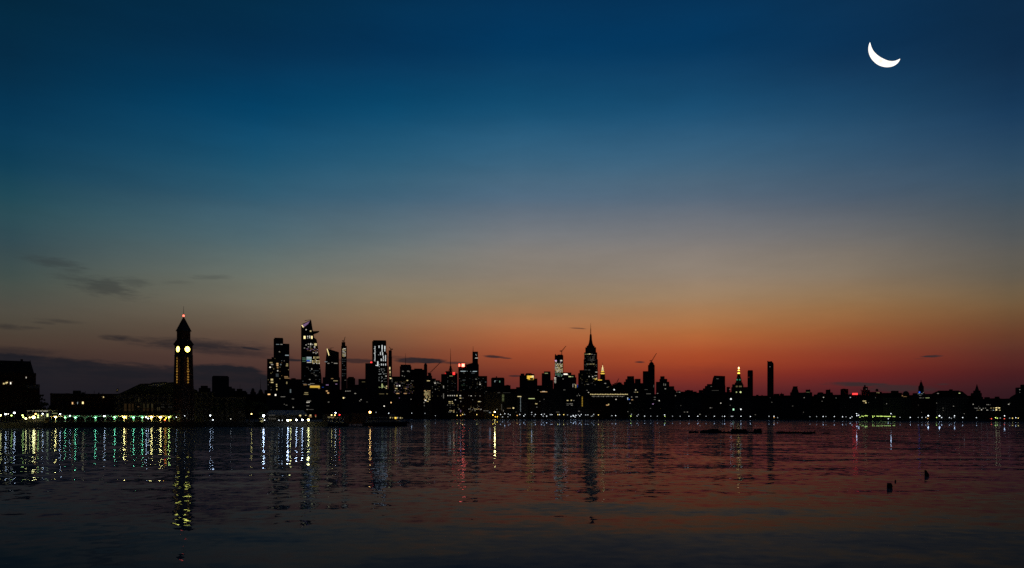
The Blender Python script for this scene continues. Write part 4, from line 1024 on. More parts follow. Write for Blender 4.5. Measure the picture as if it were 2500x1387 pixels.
ESPL = 'small white globe lamps along the far waterfront'
far_lamps = [(1222,1012),(1232.4,1010),(1241,1011),(1245.5,1013),(1227,1018),(1240,1017.5),(1269,1012),(1279,1015.6),(1282,1012),(1298,1007),(1298,1012),
 (1307,1012),(1304,1016),(1322,1012),(1329,1011),(1326,1016),(1334.6,1016),(1343.5,1012.4),(1347.5,1012.4),(1366,1012.4),(1385.5,1013),(1412,1012.6),(1419,1012),(1415.5,1015.5),
 (1430,1013),(1435.3,1013),(1449.4,1011.8),(1446.8,1015.3),(1443.8,1016.6),(1494,1014.8),(1503,1014.8),(1541.6,1011.6),(1558.4,1012.4),(1555.4,1015.8),(1573.8,1016),
 (1588.7,1016.2),(1604.7,1016.2),(1622.5,1013),(1641.8,1016.2),(1660.5,1016.3),(1682,1016.3),(1703.6,1016.3),(1723.7,1016.3),(1744,1016.4),(1763.6,1016.4),(1769,1016.4),(1785.5,1016.4),(1789,1016.4),(1809,1016.4),
 (1832,1016.8),(1877.5,1016.5),(1889.6,1016.5),(1898.4,1019.8),(1977.4,1017.5),(1993.7,1017),(2009.6,1017),(2016.3,1017),(2036.9,1017),(2057,1017.6),(2065.4,1017.6),(2080,1017.6),(2075.8,1020.8),
 (2197.5,1019),(2222.3,1019.2),(2241.7,1019.2),(2251,1019.3),(2318,1019.5),(2329.8,1019.2),(2322.4,1021.4),(2350.3,1019.5),(2383.8,1019.8),(2299,1019.6),(2442,1020.6),(2465,1020.8),(2480,1019.9),(2260.2,1019),
 (1063,1015),(1037.7,1009.2),(1005,1008.8),(1134.4,1012),(949,1009),(918,1006.6)]
lr = random.Random(77)
for (x, y) in far_lamps:
    D = shore(x) + 12
    z = CAMH + (HY - y) / F * D
    lamp(x, y, D, 2.2, 'W', lr.choice((.5, .9, 1.4, 2.0)), .85 * D / 1700, 'small white globe lamp on a post in the row along the far waterfront', ESPL)
special = [(1116.3,1014.2,'y',14,'yellowish lamp on the far waterfront below the masted tower'),
 (1124.8,1014.4,'o',11,'orange lamp beside the yellowish one on the far waterfront below the masted tower'),(1129.6,1012,'y',15,'yellowish lamp between an orange and a white lamp, far waterfront'),
 (1164,1012.2,'y',15,'single warm lamp on the far waterfront below the two red tower lamps'),(1262.6,1014.4,'o',13,'small orange lamp among white ones, far waterfront left of centre'),
 (1362,1012.4,'y',15,'yellow lamp on the far bank below the lit construction tower'),(1376.3,1012.4,'y',15,'yellow lamp on the far bank right below the lit construction tower'),
 (1461,1013,'y',15,'yellow lamp on the far bank right below the needle-spired skyscraper'),(1540.2,1015.9,'l',15,'greenish yellow lamp on the far bank below the stepped square-topped building'),
 (1623.2,1016.4,'l',13,'greenish lamp on the far bank below the stepped tower right of the crane'),(1889.8,1019.2,'o',9,'orange lamp at the water below the tallest slim slab'),
 (2266.2,1015,'W',26,'largest white lamp on the far bank, below the white lit strip'),(2265.3,1021.6,'o',10,'orange lamp just under the largest white lamp, far bank right'),
 (2293.6,1015.2,'W',24,'large white lamp below the left end of the humped wide block'),(2286.7,1019.2,'l',14,'yellowish lamp left of a large white one, below the humped wide block'),
 (2330.5,1015.2,'W',18,'bright white lamp below the right end of the humped wide block'),(2420.4,1022.4,'R',16,'orange red lamp at the water below the lit rows near the right end'),
 (2452,1022.3,'R',14,'orange red lamp at the water near the right end, right of the yellowish pair'),(2452.5,1015.3,'W',18,'bright white lamp above an orange red one near the right end'),
 (2430.5,1020,'l',20,'bright yellowish lamp right of the orange red one near the right end'),(2434.6,1021,'l',15,'dimmer yellowish lamp touching the brighter one near the right end'),
 (2472,1020.9,'y',15,'yellow lamp in the last row of lamps at the right end'),(2486,1020.9,'y',15,'last yellow lamp at the right end of the far waterfront'),
 (2091.4,1010.2,'W',15,'white lamp high above the left end of the greenish lit pier row'),(2092,1014.8,'W',17,'white lamp at the left end of the greenish lit pier row'),
 (2096.6,1013.8,'W',15,'white lamp second from the left end of the greenish lit pier row'),(2099.5,1018.5,'l',12,'low greenish lamp near the left end of the lit pier row'),
 (2175.2,1010,'W',16,'white lamp high above the right end of the greenish lit pier row'),(2168.8,1022.5,'W',12,'low white lamp under the right end of the greenish lit pier row')]
for (x, y, p, lv, lab) in special:
    D = shore(x) + 14
    lamp(x, y, D, 2.2, p, round(lv * .14, 2), (1.25 if lv > 22 else .9) * D / 1700, lab)
for (x, y) in [(2104.4,1016),(2107.5,1016.6),(2112,1015),(2114.5,1015),(2117,1015.2),(2130.6,1016),(2134.4,1016),(2131,1018.6),(2141,1016),(2143.5,1016.4),(2146,1016.2),(2149.5,1016.2),(2152,1016.2),(2154,1016.4),
               (2158,1016.6),(2160.6,1016.6),(2163.2,1016.7),(2165.8,1016.7),(2168.4,1016.7),(2171,1016.7),(2173.6,1016.7),(2180.5,1017.2),(2184.3,1017.3)]:
    D = shore(x) + 16
    lamp(x, y, D, 2.2, 'l', 1.8, .8 * D / 1700, 'greenish white lamp in the close row along the lit pier, far bank right', 'greenish lamps of the lit pier row')
for (x, y, w) in [(1394,1017,2),(1399,1014.6,2.4),(1404,1018.2,4),(1406,1014.3,3),(1400.5,1016,3)]:
    D = shore(x) + 10
    lamp(x, y, D, 2.2, 'W', 2.0, .9, 'white lamp in the tight cluster at the water left of the needle-spired skyscraper', 'white lamp cluster on the far bank')
# the lit jetty head at (1208, 1006)
D = shore(1208) - 8
jx = (1208 - CX) / F * D
bm = bmesh.new()
box(bm, jx - 12, jx + 18, D - 6, D + 8, 1.0, 2.4)
for i in range(6):
    for yy in (D - 5, D + 6): tube(bm, (jx - 11 + i * 5.6, yy, -2), (jx - 11 + i * 5.6, yy, 1.2), .35, n=6)
tag(part('jetty', bm, TIMBER, None), 'low timber jetty under the brightest yellow lamp of the far bank', 'jetty')
lamp(1208, 1006, D, 2.4, 'y', 22, 1.7, 'brightest yellow lamp of the far bank, standing on a jetty left of centre')
lamp(1203.3, 1013.4, D + 2, 2.4, 'Y', 10, .9, 'low amber lamp left of the brightest yellow lamp on the jetty')
lamp(1214, 1017.6, D + 4, 2.4, 'Y', 9, .8, 'low amber lamp right of the brightest yellow lamp on the jetty')
lamp(1209, 1017.8, D + 5, 2.4, 'Y', 7, .8, 'low amber lamp directly under the brightest yellow lamp on the jetty')
# ------------------------------------------------------------------ the near bank on the left: clock tower, terminal, ferries
def rz_for(px): return -math.atan((px - CX) / F)
def clock_tower():
    D = 478.0; xc = 448.3
    x0 = (xc - CX) / F * D
    base = 3.0
    def Z(py): return CAMH + (HY - py) / F * D - base
    u = D / F                                   # metres per frame pixel
    yaw = rz_for(xc) + math.radians(34)
    o = thing('clock_tower', 'tall brick clock tower with two glowing clock faces and a pyramid roof', 'clock tower', (x0, D, base), yaw)
    s = 29.2 * u / 2                            # half side of the shaft
    s0 = s * 1.09
    bm = bmesh.new()
    hexa(bm, (-s0, s0, -s0, s0), (-s, s, -s, s), -1, Z(868))
    # corner pilasters
    for ix in (-1, 1):
        for iy in (-1, 1):
            cx, cy = ix * (s - .55), iy * (s - .55)
            hexa(bm, (cx + ix * .55 - .85, cx + ix * .55 + .85, cy + iy * .55 - .85, cy + iy * .55 + .85), (cx - .65, cx + .65, cy - .65, cy + .65), -1, Z(869))
    part('shaft', bm, FACADES[1], o)
    bm = bmesh.new()
    box(bm, -s * 1.0, s * 1.0, -s * 1.0, s * 1.0, Z(868) - .02, Z(842))
    part('clock_stage', bm, BRICK, o)
    bm = bmesh.new()
    for k, (y0, y1, e) in enumerate(((869.5, 867.5, 1.05), (844, 842, 1.06), (842.2, 839.5, 1.15), (839.6, 837.6, 1.07))):
        box(bm, -s * e, s * e, -s * e, s * e, Z(y0), Z(y1))
    part('cornice', bm, COPPER, o)
    bm = bmesh.new()
    hexa(bm, (-s * 1.04, s * 1.04, -s * 1.04, s * 1.04), (-s * .82, s * .82, -s * .82, s * .82), Z(837.8), Z(830.5))
    part('shoulder_roof', bm, COPPER, o)
    # open belfry: four corner piers and slim columns, sky seen through
    b = s * .76
    bm = bmesh.new()
    box(bm, -b, b, -b, b, Z(831), Z(826.8))
    box(bm, -b, b, -b, b, Z(816.4), Z(809))
    for ix in (-1, 1):
        for iy in (-1, 1):
            box(bm, min(ix * b, ix * b * .42), max(ix * b, ix * b * .42), min(iy * b, iy * b * .42), max(iy * b, iy * b * .42), Z(827), Z(816))
    for q in (-1, 1):
        tube(bm, (0, q * b * .9, Z(827)), (0, q * b * .9, Z(816)), .26, n=8); tube(bm, (q * b * .9, 0, Z(827)), (q * b * .9, 0, Z(816)), .26, n=8)
    part('belfry', bm, BRICK, o)
    bm = bmesh.new()
    e = s * .86
    box(bm, -e * 1.03, e * 1.03, -e * 1.03, e * 1.03, Z(809.2), Z(807.4))
    hexa(bm, (-e, e, -e, e), (-e * .56, e * .56, -e * .56, e * .56), Z(807.5), Z(792))
    hexa(bm, (-e * .56, e * .56, -e * .56, e * .56), (-.12, .12, -.12, .12), Z(792), Z(773.5))
    part('roof', bm, COPPER, o)
    bm = bmesh.new(); tube(bm, (0, 0, Z(774.5)), (0, 0, Z(748)), .17, .07, 8)
    part('flagpole', bm, STEEL, o)
    bm = bmesh.new(); globe(bm, (0, 0, Z(771)), .62, 12)
    part('beacon', bm, glow('R', 4.5, True), o)
    # clock faces, hands and rims on the four sides; lettering on the two river sides
    zc = Z(853.6); r = 6.9 * u
    for k in range(4):
        a = k * math.pi / 2                    # k=0 right face (local -y), k=3 left face (local -x)
        face = bpy.data.objects.new('clock_face', None)
        bm = bmesh.new()
        n = 36
        vs = [bm.verts.new((r * math.cos(2 * math.pi * i / n), -s - .10, r * math.sin(2 * math.pi * i / n))) for i in range(n)]
        vb = [bm.verts.new((v.co.x, -s + .2, v.co.z)) for v in vs]
        bm.faces.new(vs)
        for i in range(n): bm.faces.new((vs[i], vb[i], vb[(i + 1) % n], vs[(i + 1) % n]))
        f = part('clock_face', bm, glow('K', 8.0, True), o, (0, 0, zc), a)
        bm = bmesh.new()
        for i in range(48):
            a0, a1 = 2 * math.pi * i / 48, 2 * math.pi * (i + 1) / 48
            q = [(math.cos(t) * rr, math.sin(t) * rr) for t, rr in ((a0, r), (a1, r), (a1, r * 1.14), (a0, r * 1.14))]
            prism(bm, q, -s - .22, -s + .1)
        part('clock_rim', bm, BRICK, f)
        bm = bmesh.new()
        for ang, ln, w in ((math.radians(200), r * .52, .10), (math.radians(-20), r * .78, .07)):
            d = (math.cos(ang), math.sin(ang)); p_ = (-d[1], d[0])
            q = [(-d[0] * .2 + p_[0] * w, -d[1] * .2 + p_[1] * w), (-d[0] * .2 - p_[0] * w, -d[1] * .2 - p_[1] * w), (d[0] * ln - p_[0] * w * .5, d[1] * ln - p_[1] * w * .5), (d[0] * ln + p_[0] * w * .5, d[1] * ln + p_[1] * w * .5)]
            prism(bm, q, -s - .26, -s - .16)
        for i in range(12):
            t = math.pi / 6 * i; c_, s_ = math.cos(t), math.sin(t)
            q = [(c_ * r * .84 - s_ * .045, s_ * r * .84 + c_ * .045), (c_ * r * .84 + s_ * .045, s_ * r * .84 - c_ * .045), (c_ * r * .95 + s_ * .045, s_ * r * .95 - c_ * .045), (c_ * r * .95 - s_ * .045, s_ * r * .95 + c_ * .045)]
            prism(bm, q, -s - .2, -s - .12)
        part('clock_hands', bm, STEEL, f)
        if k in (0, 3):
            cu = bpy.data.curves.new('lettering', 'FONT')
            cu.body = "\n".join("LACKAWANNA"); cu.align_x = 'CENTER'
            pitch = 6.42 * u
            cu.size = pitch / 1.0 * .98; cu.space_line = 1.02; cu.extrude = .05
            tmp = bpy.data.objects.new('tmp_text', cu); COL.objects.link(tmp)
            dg = bpy.context.evaluated_depsgraph_get()
            me = bpy.data.meshes.new_from_object(tmp.evaluated_get(dg)); me.name = 'lettering'
            bpy.data.objects.remove(tmp); bpy.data.curves.remove(cu)
            xs = [v.co.y for v in me.vertices]
            top = max(xs)
            k_ = (936 - 873.5) * u / (top - min(xs))
            for v in me.vertices:
                # the text lies in xy: stand it upright against the wall
                v.co = Vector((v.co.x * .85, -v.co.z, (v.co.y - top) * k_))
            me.materials.clear(); me.materials.append(glow('A', .45))
            hz = Z(873.5); 
            lo = part('lettering', me, None, o, (0, 0, hz), a)
            tilt = (s0 - s) / (Z(868) + 1)
            for v in me.vertices: v.co.y += -(s + (-v.co.z) * tilt) - .75
    return o
PAL['k'] = (1, .93, .50)
PAL['K'] = (1, .82, .12)
PAL['A'] = (1, .50, .08)
clock_tower()

def near_thing(name, label, cat, px, D, base=3.0, group=None):
    return thing(name, label, cat, ((px - CX) / F * D, D, base), rz_for(px), group)
class Local:
    """frame pixels to metres on the plane through a near-bank building"""
    def __init__(self, px, D, base=3.0):
        self.px, self.D, self.base = px, D, base
        self.az = math.atan((px - CX) / F); self.R = D / math.cos(self.az)
    def __call__(self, px, py, sb=0.0):
        a = math.atan((px - CX) / F); R = self.R + sb
        t = R / math.cos(a - self.az) * math.cos(a)
        return R * math.tan(a - self.az), CAMH + (HY - py) / F * t - self.base

def rect(bm, P, x0, y0, x1, y1, d0, d1):
    (ax, az), (bx, bz) = P(x0, y0, d0), P(x1, y1, d0)
    box(bm, min(ax, bx), max(ax, bx), d0, d1, min(az, bz), max(az, bz))
def lit(o, P, x0, y0, x1, y1, pal, lv, name='lit_window', d=0.0):
    bm = bmesh.new(); rect(bm, P, x0, y0, x1, y1, d - .12, d + .12)
    return part(name, bm, glow(pal, lv), o)
def outline(bm, P, pts, d0, d1):
    prism(bm, [P(x, y, d0) if y is not None else (P(x, HY, d0)[0], -1.0) for x, y in pts], d0, d1)

# ---- terminal
def terminal():
    px, D = 385, 496
    P = Local(px, D)
    o = near_thing('ferry_terminal', 'long dark ferry terminal with a hipped copper roof left of the clock tower', 'building', px, D)
    bm = bmesh.new()
    outline(bm, P, [(280, None), (600, None), (600, 969), (524, 969), (524, 958.5), (280, 963.5)], 0, 46)
    for x in range(284, 600, 14): rect(bm, P, x, 1031, x + 1.6, 966 if x < 520 else 971, -.35, .3)
    rect(bm, P, 279, 966.2, 524, 964.4, -.6, .5)
    part('wall', bm, FACADES[0], o)
    bm = bmesh.new()
    outline(bm, P, [(281, 963.2), (430, 961), (520, 959), (483, 956), (481, 952.5), (474, 950), (471, 942), (427, 932.8), (408.4, 934), (406, 932.3), (372, 934), (367, 936.6), (356, 936.4), (342, 937), (310, 952.4), (292, 960.3)][::-1][::-1], 3, 40)
    r = part('roof', bm, COPPER, o)
    (ax, az), (bx, bz), (cx, cz), (dx, dz) = P(356, 943, 2.6), P(391, 943.4, 2.6), P(404, 936, 2.6), P(384, 936, 2.6)
    bm = bmesh.new(); prism(bm, [(ax, az), (bx, bz), (cx, cz), (dx, dz)], 2.5, 3.2)
    part('skylight', bm, TIN, r)
    rng = random.Random(3)
    for x, w in ((306, 6), (315.6, 6), (324.6, 5.5), (352, 5.5), (361, 5), (371, 4.6)):
        lit(o, P, x - w / 2, 986, x + w / 2, 996, 'o' if x < 340 else 'y', round(rng.uniform(.014, .026), 3))
        lit(o, P, x - w / 2, 997.2, x + w / 2, 1004, 'o', round(rng.uniform(.012, .022), 3))
    for x in (384.6, 389.2): lit(o, P, x - 1.2, 994, x + 1.2, 1002, 'y', .03)
    for x in (395, 399, 412.5, 418, 423, 428, 436, 441, 453, 458, 463):
        lit(o, P, x - 1, 992.6, x + 1, 995, 'w', .02)
        if x % 2 > .4: lit(o, P, x - 1, 986.8, x + 1, 988.8, 'w', .015)
    lit(o, P, 335.6, 991.5, 341.6, 994.4, 'o', .05)
    lx, z = P(339.5, 977); bm = bmesh.new()
    rr = 2.2 / F * D
    for i in range(16):
        a0, a1 = 2 * math.pi * i / 16, 2 * math.pi * (i + 1) / 16
        prism(bm, [(lx + rr * k * math.cos(t), z + 1.6 * rr * k * math.sin(t)) for t, k in ((a0, .62), (a1, .62), (a1, 1), (a0, 1))], -.3, .2)
    part('gable_clock', bm, glow('y', .05), o)
terminal()

# ---- ferry canopy with arches and hanging lamps
def canopy():
    px, D = 275, 470
    P = Local(px, D)
    o = near_thing('ferry_canopy', 'long low ferry canopy whose underside is lit by hanging lamps', 'canopy', px, D)
    bm = bmesh.new(); rect(bm, P, 122, 1014.4, 436, 1012.2, -3, 9)
    part('roof', bm, ROOFING, o)
    bm = bmesh.new(); rect(bm, P, 122, 1014.0, 436, 1011.9, -3.25, -3.02); part('fascia', bm, COPPER, o)
    xs = [124, 147, 172, 196, 221, 246, 268, 291.5, 314, 337, 358.6, 381, 402.5, 424, 435]
    for x in xs:
        lx, _ = P(x, HY, -2.3)
        bm = bmesh.new(); tube(bm, (lx, -2.3, -.5), (lx, -2.3, P(x, 1014, -2.3)[1]), .16, .14, 8); part('post', bm, STEEL, o)
    # back wall with arched slip openings
    bm = bmesh.new()
    zt = P(275, 1014.4, 2.6)[1]
    ws = [124, 135, 159, 184, 208, 233, 257, 280, 303, 326, 347.6, 370, 392, 412.6, 435]
    for a, b in zip(ws, ws[1:]):
        xa, xb = P(a, HY, 2.6)[0], P(b, HY, 2.6)[0]
        m = (xa + xb) / 2; h = (xb - xa) * .42; n = 8
        pts = [(xa, -.5), (xa, zt), (xb, zt), (xb, -.5), (m + h, -.5)]
        pts += [(m + h * math.cos(math.pi * i / n), zt * .42 + zt * .40 * math.sin(math.pi * i / n)) for i in range(n + 1)] + [(m - h, -.5)]
        prism(bm, pts[::-1], 2.6, 3.0)
    part('arch_wall', bm, plain('pale terminal tiles', (.68, .66, .55), .8), o)
    bm = bmesh.new(); rect(bm, P, 124, 1031, 436, 1026.5, 12, 13); part('counter', bm, TIMBER, o)
    return P
PC = canopy()
CAN = [(135,1018.2,'y',34,.55,'big yellow'),(159,1019,'g',20,.34,'greenish'),(184,1019.2,'g',24,.38,'greenish'),(233,1019.2,'g',24,.38,'greenish'),(280,1018.6,'g',26,.40,'greenish'),(303,1018,'y',42,.58,'big yellow'),
       (326,1019,'g',24,.40,'greenish'),(347.6,1019,'g',22,.40,'greenish'),(370,1018.2,'y',40,.56,'big yellow'),(392,1018.2,'y',42,.58,'big yellow'),(412.6,1018.6,'l',26,.42,'yellow-green')]
where = ['at the left end of the ferry canopy','second from the left end of the ferry canopy','third from the left end of the ferry canopy','alone in the dim middle of the ferry canopy','left of the middle big yellow lamp of the ferry canopy',
         'beside a small orange lamp, middle of the ferry canopy','right of the middle big yellow lamp under the canopy','left of a white pole lamp under the canopy','first of the two adjoining big lamps near the clock tower','second of the two adjoining big lamps near the clock tower','last one under the canopy, right beside the clock tower']
for (x, y, p, lv, r, kind), w in zip(CAN, where):
    D = 470 - 1.2
    lx, z = PC(x, y, .9)
    az = PC.az
    R = PC.R + .9
    wx = math.sin(az) * R + lx * math.cos(az); wy = math.cos(az) * R - lx * math.sin(az)
    o = thing('hanging_lamp', kind + ' hanging lamp ' + w, 'lamp', (wx, wy, z + 3.0))
    ztop = PC(x, 1014.3, 1.0)[1] - z
    bm = bmesh.new(); tube(bm, (0, 0, r * .6), (0, 0, ztop + .1), .05, n=6); part('rod', bm, STEEL, o)
    bm = bmesh.new(); lathe(bm, [(r * .95, r * .35), (r * .8, r * .62), (r * .2, r * .95)], 12); part('lamp_shade', bm, STEEL, o)
    bm = bmesh.new(); globe(bm, (0, 0, 0), r * .8, 12); part('bulb', bm, glow(p, float(lv) * 1.25, True), o)

def nl(px, py, D, pal, lv, r, label, ground=3.0, name='lamp_post', cat='lamp post', group=None):
    return lamp(px, py, D, ground, pal, float(lv) * .42, r * .9, label, group, name, cat, True)
for (x, y, D, p, lv, r, lab) in [
 (146.5,1011,452,'W',26,.42,'white globe lamp post before the left end of the ferry canopy'),(171,1015.3,458,'W',24,.38,'white globe lamp post between the first greenish lamps of the canopy'),
 (255,1015.9,463,'W',26,.42,'white globe lamp post alone before the dim middle of the canopy'),(357,1018.6,462,'W',24,.40,'white globe lamp post before the canopy, left of the adjoining big lamps'),
 (362.2,1021.8,462,'W',18,.34,'lower white lamp post touching the taller one before the canopy'),(308.4,1020.6,464,'o',16,.32,'small orange lamp post beside the middle big yellow canopy lamp'),
 (402.5,1024.6,462,'Y',20,.42,'amber lamp post above a red one at the right end of the canopy'),(405.6,1020.4,462,'Y',16,.38,'upper amber lamp post at the right end of the canopy'),
 (402.3,1033.2,461,'r',9,.34,'low red lamp at the quay edge below the amber lamps'),
 (430.6,1018.4,464,'W',9,.26,'small white lamp post right of the last canopy lamp'),(451,1015.4,464,'W',7,.24,'small white lamp post at the foot of the clock tower'),
 (513.4,1014.6,466,'W',20,.40,'white globe lamp post on the dark quay right of the clock tower'),(520,1025.3,466,'W',11,.28,'low lamp beside the white globe lamp post right of the clock tower'),
 (563.4,1023,470,'w',5,.24,'faint low lamp alone on the dark quay between clock tower and kiosk'),(614,1010.8,482,'y',20,.40,'yellowish lamp post alone left of the kiosk on the near quay'),
 (643.3,1015.3,470,'W',70,.62,'brightest white lamp post on the near quay, beside the kiosk'),(646,1026.6,468,'W',14,.26,'low white lamp under the brightest lamp post of the near quay'),
 (681,1027,472,'W',10,.22,'tiny white lamp on the quay left of the row of big round lamps'),(689,1027.2,472,'W',8,.2,'second tiny white lamp on the quay left of the big round lamps'),
 (702.7,1027.6,475,'W',54,.58,'leftmost big round lamp of the five on the near quay'),(709.3,1025.8,477,'k',34,.44,'second big round lamp of the five on the near quay'),
 (723.6,1025.4,477,'W',44,.54,'middle big round lamp of the five on the near quay'),(738,1025.3,478,'W',36,.54,'fourth big round lamp of the five on the near quay'),
 (753,1025.4,478,'k',66,.68,'rightmost and biggest round lamp of the five on the near quay'),
 (35,1008.2,410,'W',24,.46,'high white globe lamp post near the left edge of the picture'),(13.6,1011.2,408,'W',20,.40,'white globe lamp post closest to the left edge of the picture'),
 (104.5,1010.3,436,'W',22,.42,'white globe lamp post left of the yellow-green lit panel'),(1,1014,408,'k',22,.5,'yellow lamp post cut by the left edge of the picture'),
 (28,1014.5,409,'l',16,.36,'yellow-green lamp post right of the lamps at the left edge'),(55,1014,414,'l',16,.40,'yellow-green lamp post left of the lit pavilion'),
 (57,1018.6,414,'l',14,.36,'lower yellow-green lamp post left of the lit pavilion'),(63,1021.8,416,'k',26,.50,'low round yellowish lamp before the lit pavilion'),(72.5,1019.3,418,'k',16,.36,'small yellowish lamp left of the glowing centre of the pavilion'),
 (82,1018.8,420,'k',60,.80,'biggest yellow lamp, glowing in front of the lit pavilion'),(87,1010.6,424,'o',20,.42,'orange lamp above the biggest yellow lamp of the pavilion'),(93,1014.2,426,'l',12,.26,'narrow yellow-green lamp between pavilion and white globe lamp'),
 (93,1019,426,'l',16,.32,'lower yellow-green lamp right of the biggest yellow lamp'),(101.4,1014.8,428,'k',10,.22,'tiny lamp under the white globe lamp left of the lit panel'),(20,1010.8,410,'w',10,.24,'tiny lamp between the two white globe lamps at the left edge')]:
    nl(x, y, D, p, lv, r, lab)

# ---- pavilion and ticket booth on the far left quay
def pavilion():
    px, D = 95, 432
    P = Local(px, D)
    o = near_thing('waterfront_pavilion', 'open waterfront pavilion with a thin pale lit eave, left of the canopy', 'pavilion', px, D)
    bm = bmesh.new(); rect(bm, P, 66, 1003.2, 140, 1001.4, -3, 8); part('roof', bm, TIN, o)
    for x0, x1, lv in ((67, 71, .15), (79, 82, .35), (86.5, 89, .3), (91.6, 95.4, .45), (97.6, 102.6, .5), (105.6, 117, .6)):
        lit(o, P, x0, 1003.4, x1, 1004.5, 'w', lv, 'eave_light', -3.2)
    for x in (67, 80, 93, 106, 119, 132, 139):
        lx, z = P(x, 1003.2, -2); bm = bmesh.new(); tube(bm, (lx, -2, -.4), (lx, -2, z), .16, n=8); part('post', bm, STEEL, o)
    bm = bmesh.new(); rect(bm, P, 66, 1029, 112, 1012, 7, 7.6); part('back_wall', bm, plain('cream board', (.35, .33, .25), .8), o)
    lit(o, P, 113.8, 1010, 118, 1017.6, 'l', 1.3, 'lit_panel', 1.5); lit(o, P, 91.6, 1010, 94.6, 1021, 'l', .8, 'lit_panel', 1.5)
    lit(o, P, 127, 1008.4, 139.5, 1009.8, 'l', .25, 'lit_sign', -2.6)
pavilion()
def booth():
    px, D = 113, 428
    P = Local(px, D)
    o = near_thing('ticket_booth', 'small dark ticket booth standing before the lit pavilion', 'booth', px, D)
    bm = bmesh.new(); rect(bm, P, 108.5, 1032, 120, 1021.5, 0, 3); part('wall', bm, TIMBER, o)
    bm = bmesh.new()
    (ax, az), (bx, bz) = P(107, 1021.8, -.3), P(121.5, 1019.4, -.3)
    hexa(bm, (ax, bx, -.4, 3.4), (ax + .9, bx - .9, .8, 2.2), az, bz); part('roof', bm, ROOFING, o)
    bm = bmesh.new(); rect(bm, P, 111, 1026.5, 117.5, 1023, -.1, .1); part('hatch', bm, GLASS, o)
booth()
# people waiting are too dim to make out; benches and railings along the quay
def railing(px0, px1, D, label):
    P = Local((px0 + px1) / 2, D)
    o = near_thing('quay_railing', label, 'railing', (px0 + px1) / 2, D)
    bm = bmesh.new()
    xa, xb = P(px0, HY)[0], P(px1, HY)[0]
    for z in (.35, .75, 1.1): tube(bm, (xa, 0, z), (xb, 0, z), .045, n=6)
    part('rail', bm, STEEL, o)
    n = int((xb - xa) / 2.4)
    for i in range(n + 1):
        x = xa + (xb - xa) * i / n
        bm = bmesh.new(); tube(bm, (x, 0, -.2), (x, 0, 1.15), .06, n=6); part('post', bm, STEEL, o)
railing(8, 118, 420, 'dark quay railing in front of the lit pavilion')
railing(145, 395, 462, 'dark quay railing in front of the ferry canopy')
railing(480, 632, 474, 'dark quay railing on the unlit quay right of the clock tower')

# ---- big mansard building at the left edge
def mansard():
    px, D = 20, 500
    P = Local(px, D)
    o = near_thing('mansard_building', 'large dark building with a steep mansard roof at the left edge', 'building', px, D)
    bm = bmesh.new()
    outline(bm, P, [(-90, None), (97, None), (97, 938.6), (87.8, 938.2), (87.8, 911), (-90, 911)], 0, 34)
    for x in range(-86, 86, 12): rect(bm, P, x, 1032, x + 1.5, 914, -.3, .2)
    rect(bm, P, -90, 914.5, 88.4, 911.8, -.6, .4)
    part('wall', bm, FACADES[1], o)
    bm = bmesh.new()
    (ax, az), (bx, bz), (cx, cz) = P(-90, 911, 0), P(84.6, 911, 0), P(74.8, 882.2, 4)
    hexa(bm, (ax, bx, .2, 33), (ax + 2, cx, 4.5, 29), az - .05, cz)
    r = part('roof', bm, ROOFING, o)
    for x0, x1, yt in ((50, 56, 877), (73.2, 75, 880)):
        bm = bmesh.new(); rect(bm, P, x0, 884, x1, yt, 8, 10); part('chimney', bm, BRICK, r)
    bm = bmesh.new(); rect(bm, P, 65, 948, 97.2, 940.5, -.25, .3); part('stone_band', bm, plain('pale limestone', (.42, .39, .33), .85), o)
    for a, b, c, d, p, lv in ((7.4, 935, 11.4, 938.4, 'y', .7), (13.6, 933, 16, 937.4, 'y', .8), (16.4, 932.6, 18.8, 935.4, 'y', 1.1), (24.8, 933.2, 27.2, 938, 'w', 1.6), (63, 920, 64.8, 923.6, 'w', .6)):
        lit(o, P, a, b, c, d, p, lv, d=-.2)
    for x in (32, 44, 58, 72, 82):
        for y in (922, 948, 966, 984):
            bm = bmesh.new(); rect(bm, P, x - 1.6, y + 3.4, x + 1.6, y - 3.4, -.05, .3); part('window', bm, GLASS, o)
mansard()
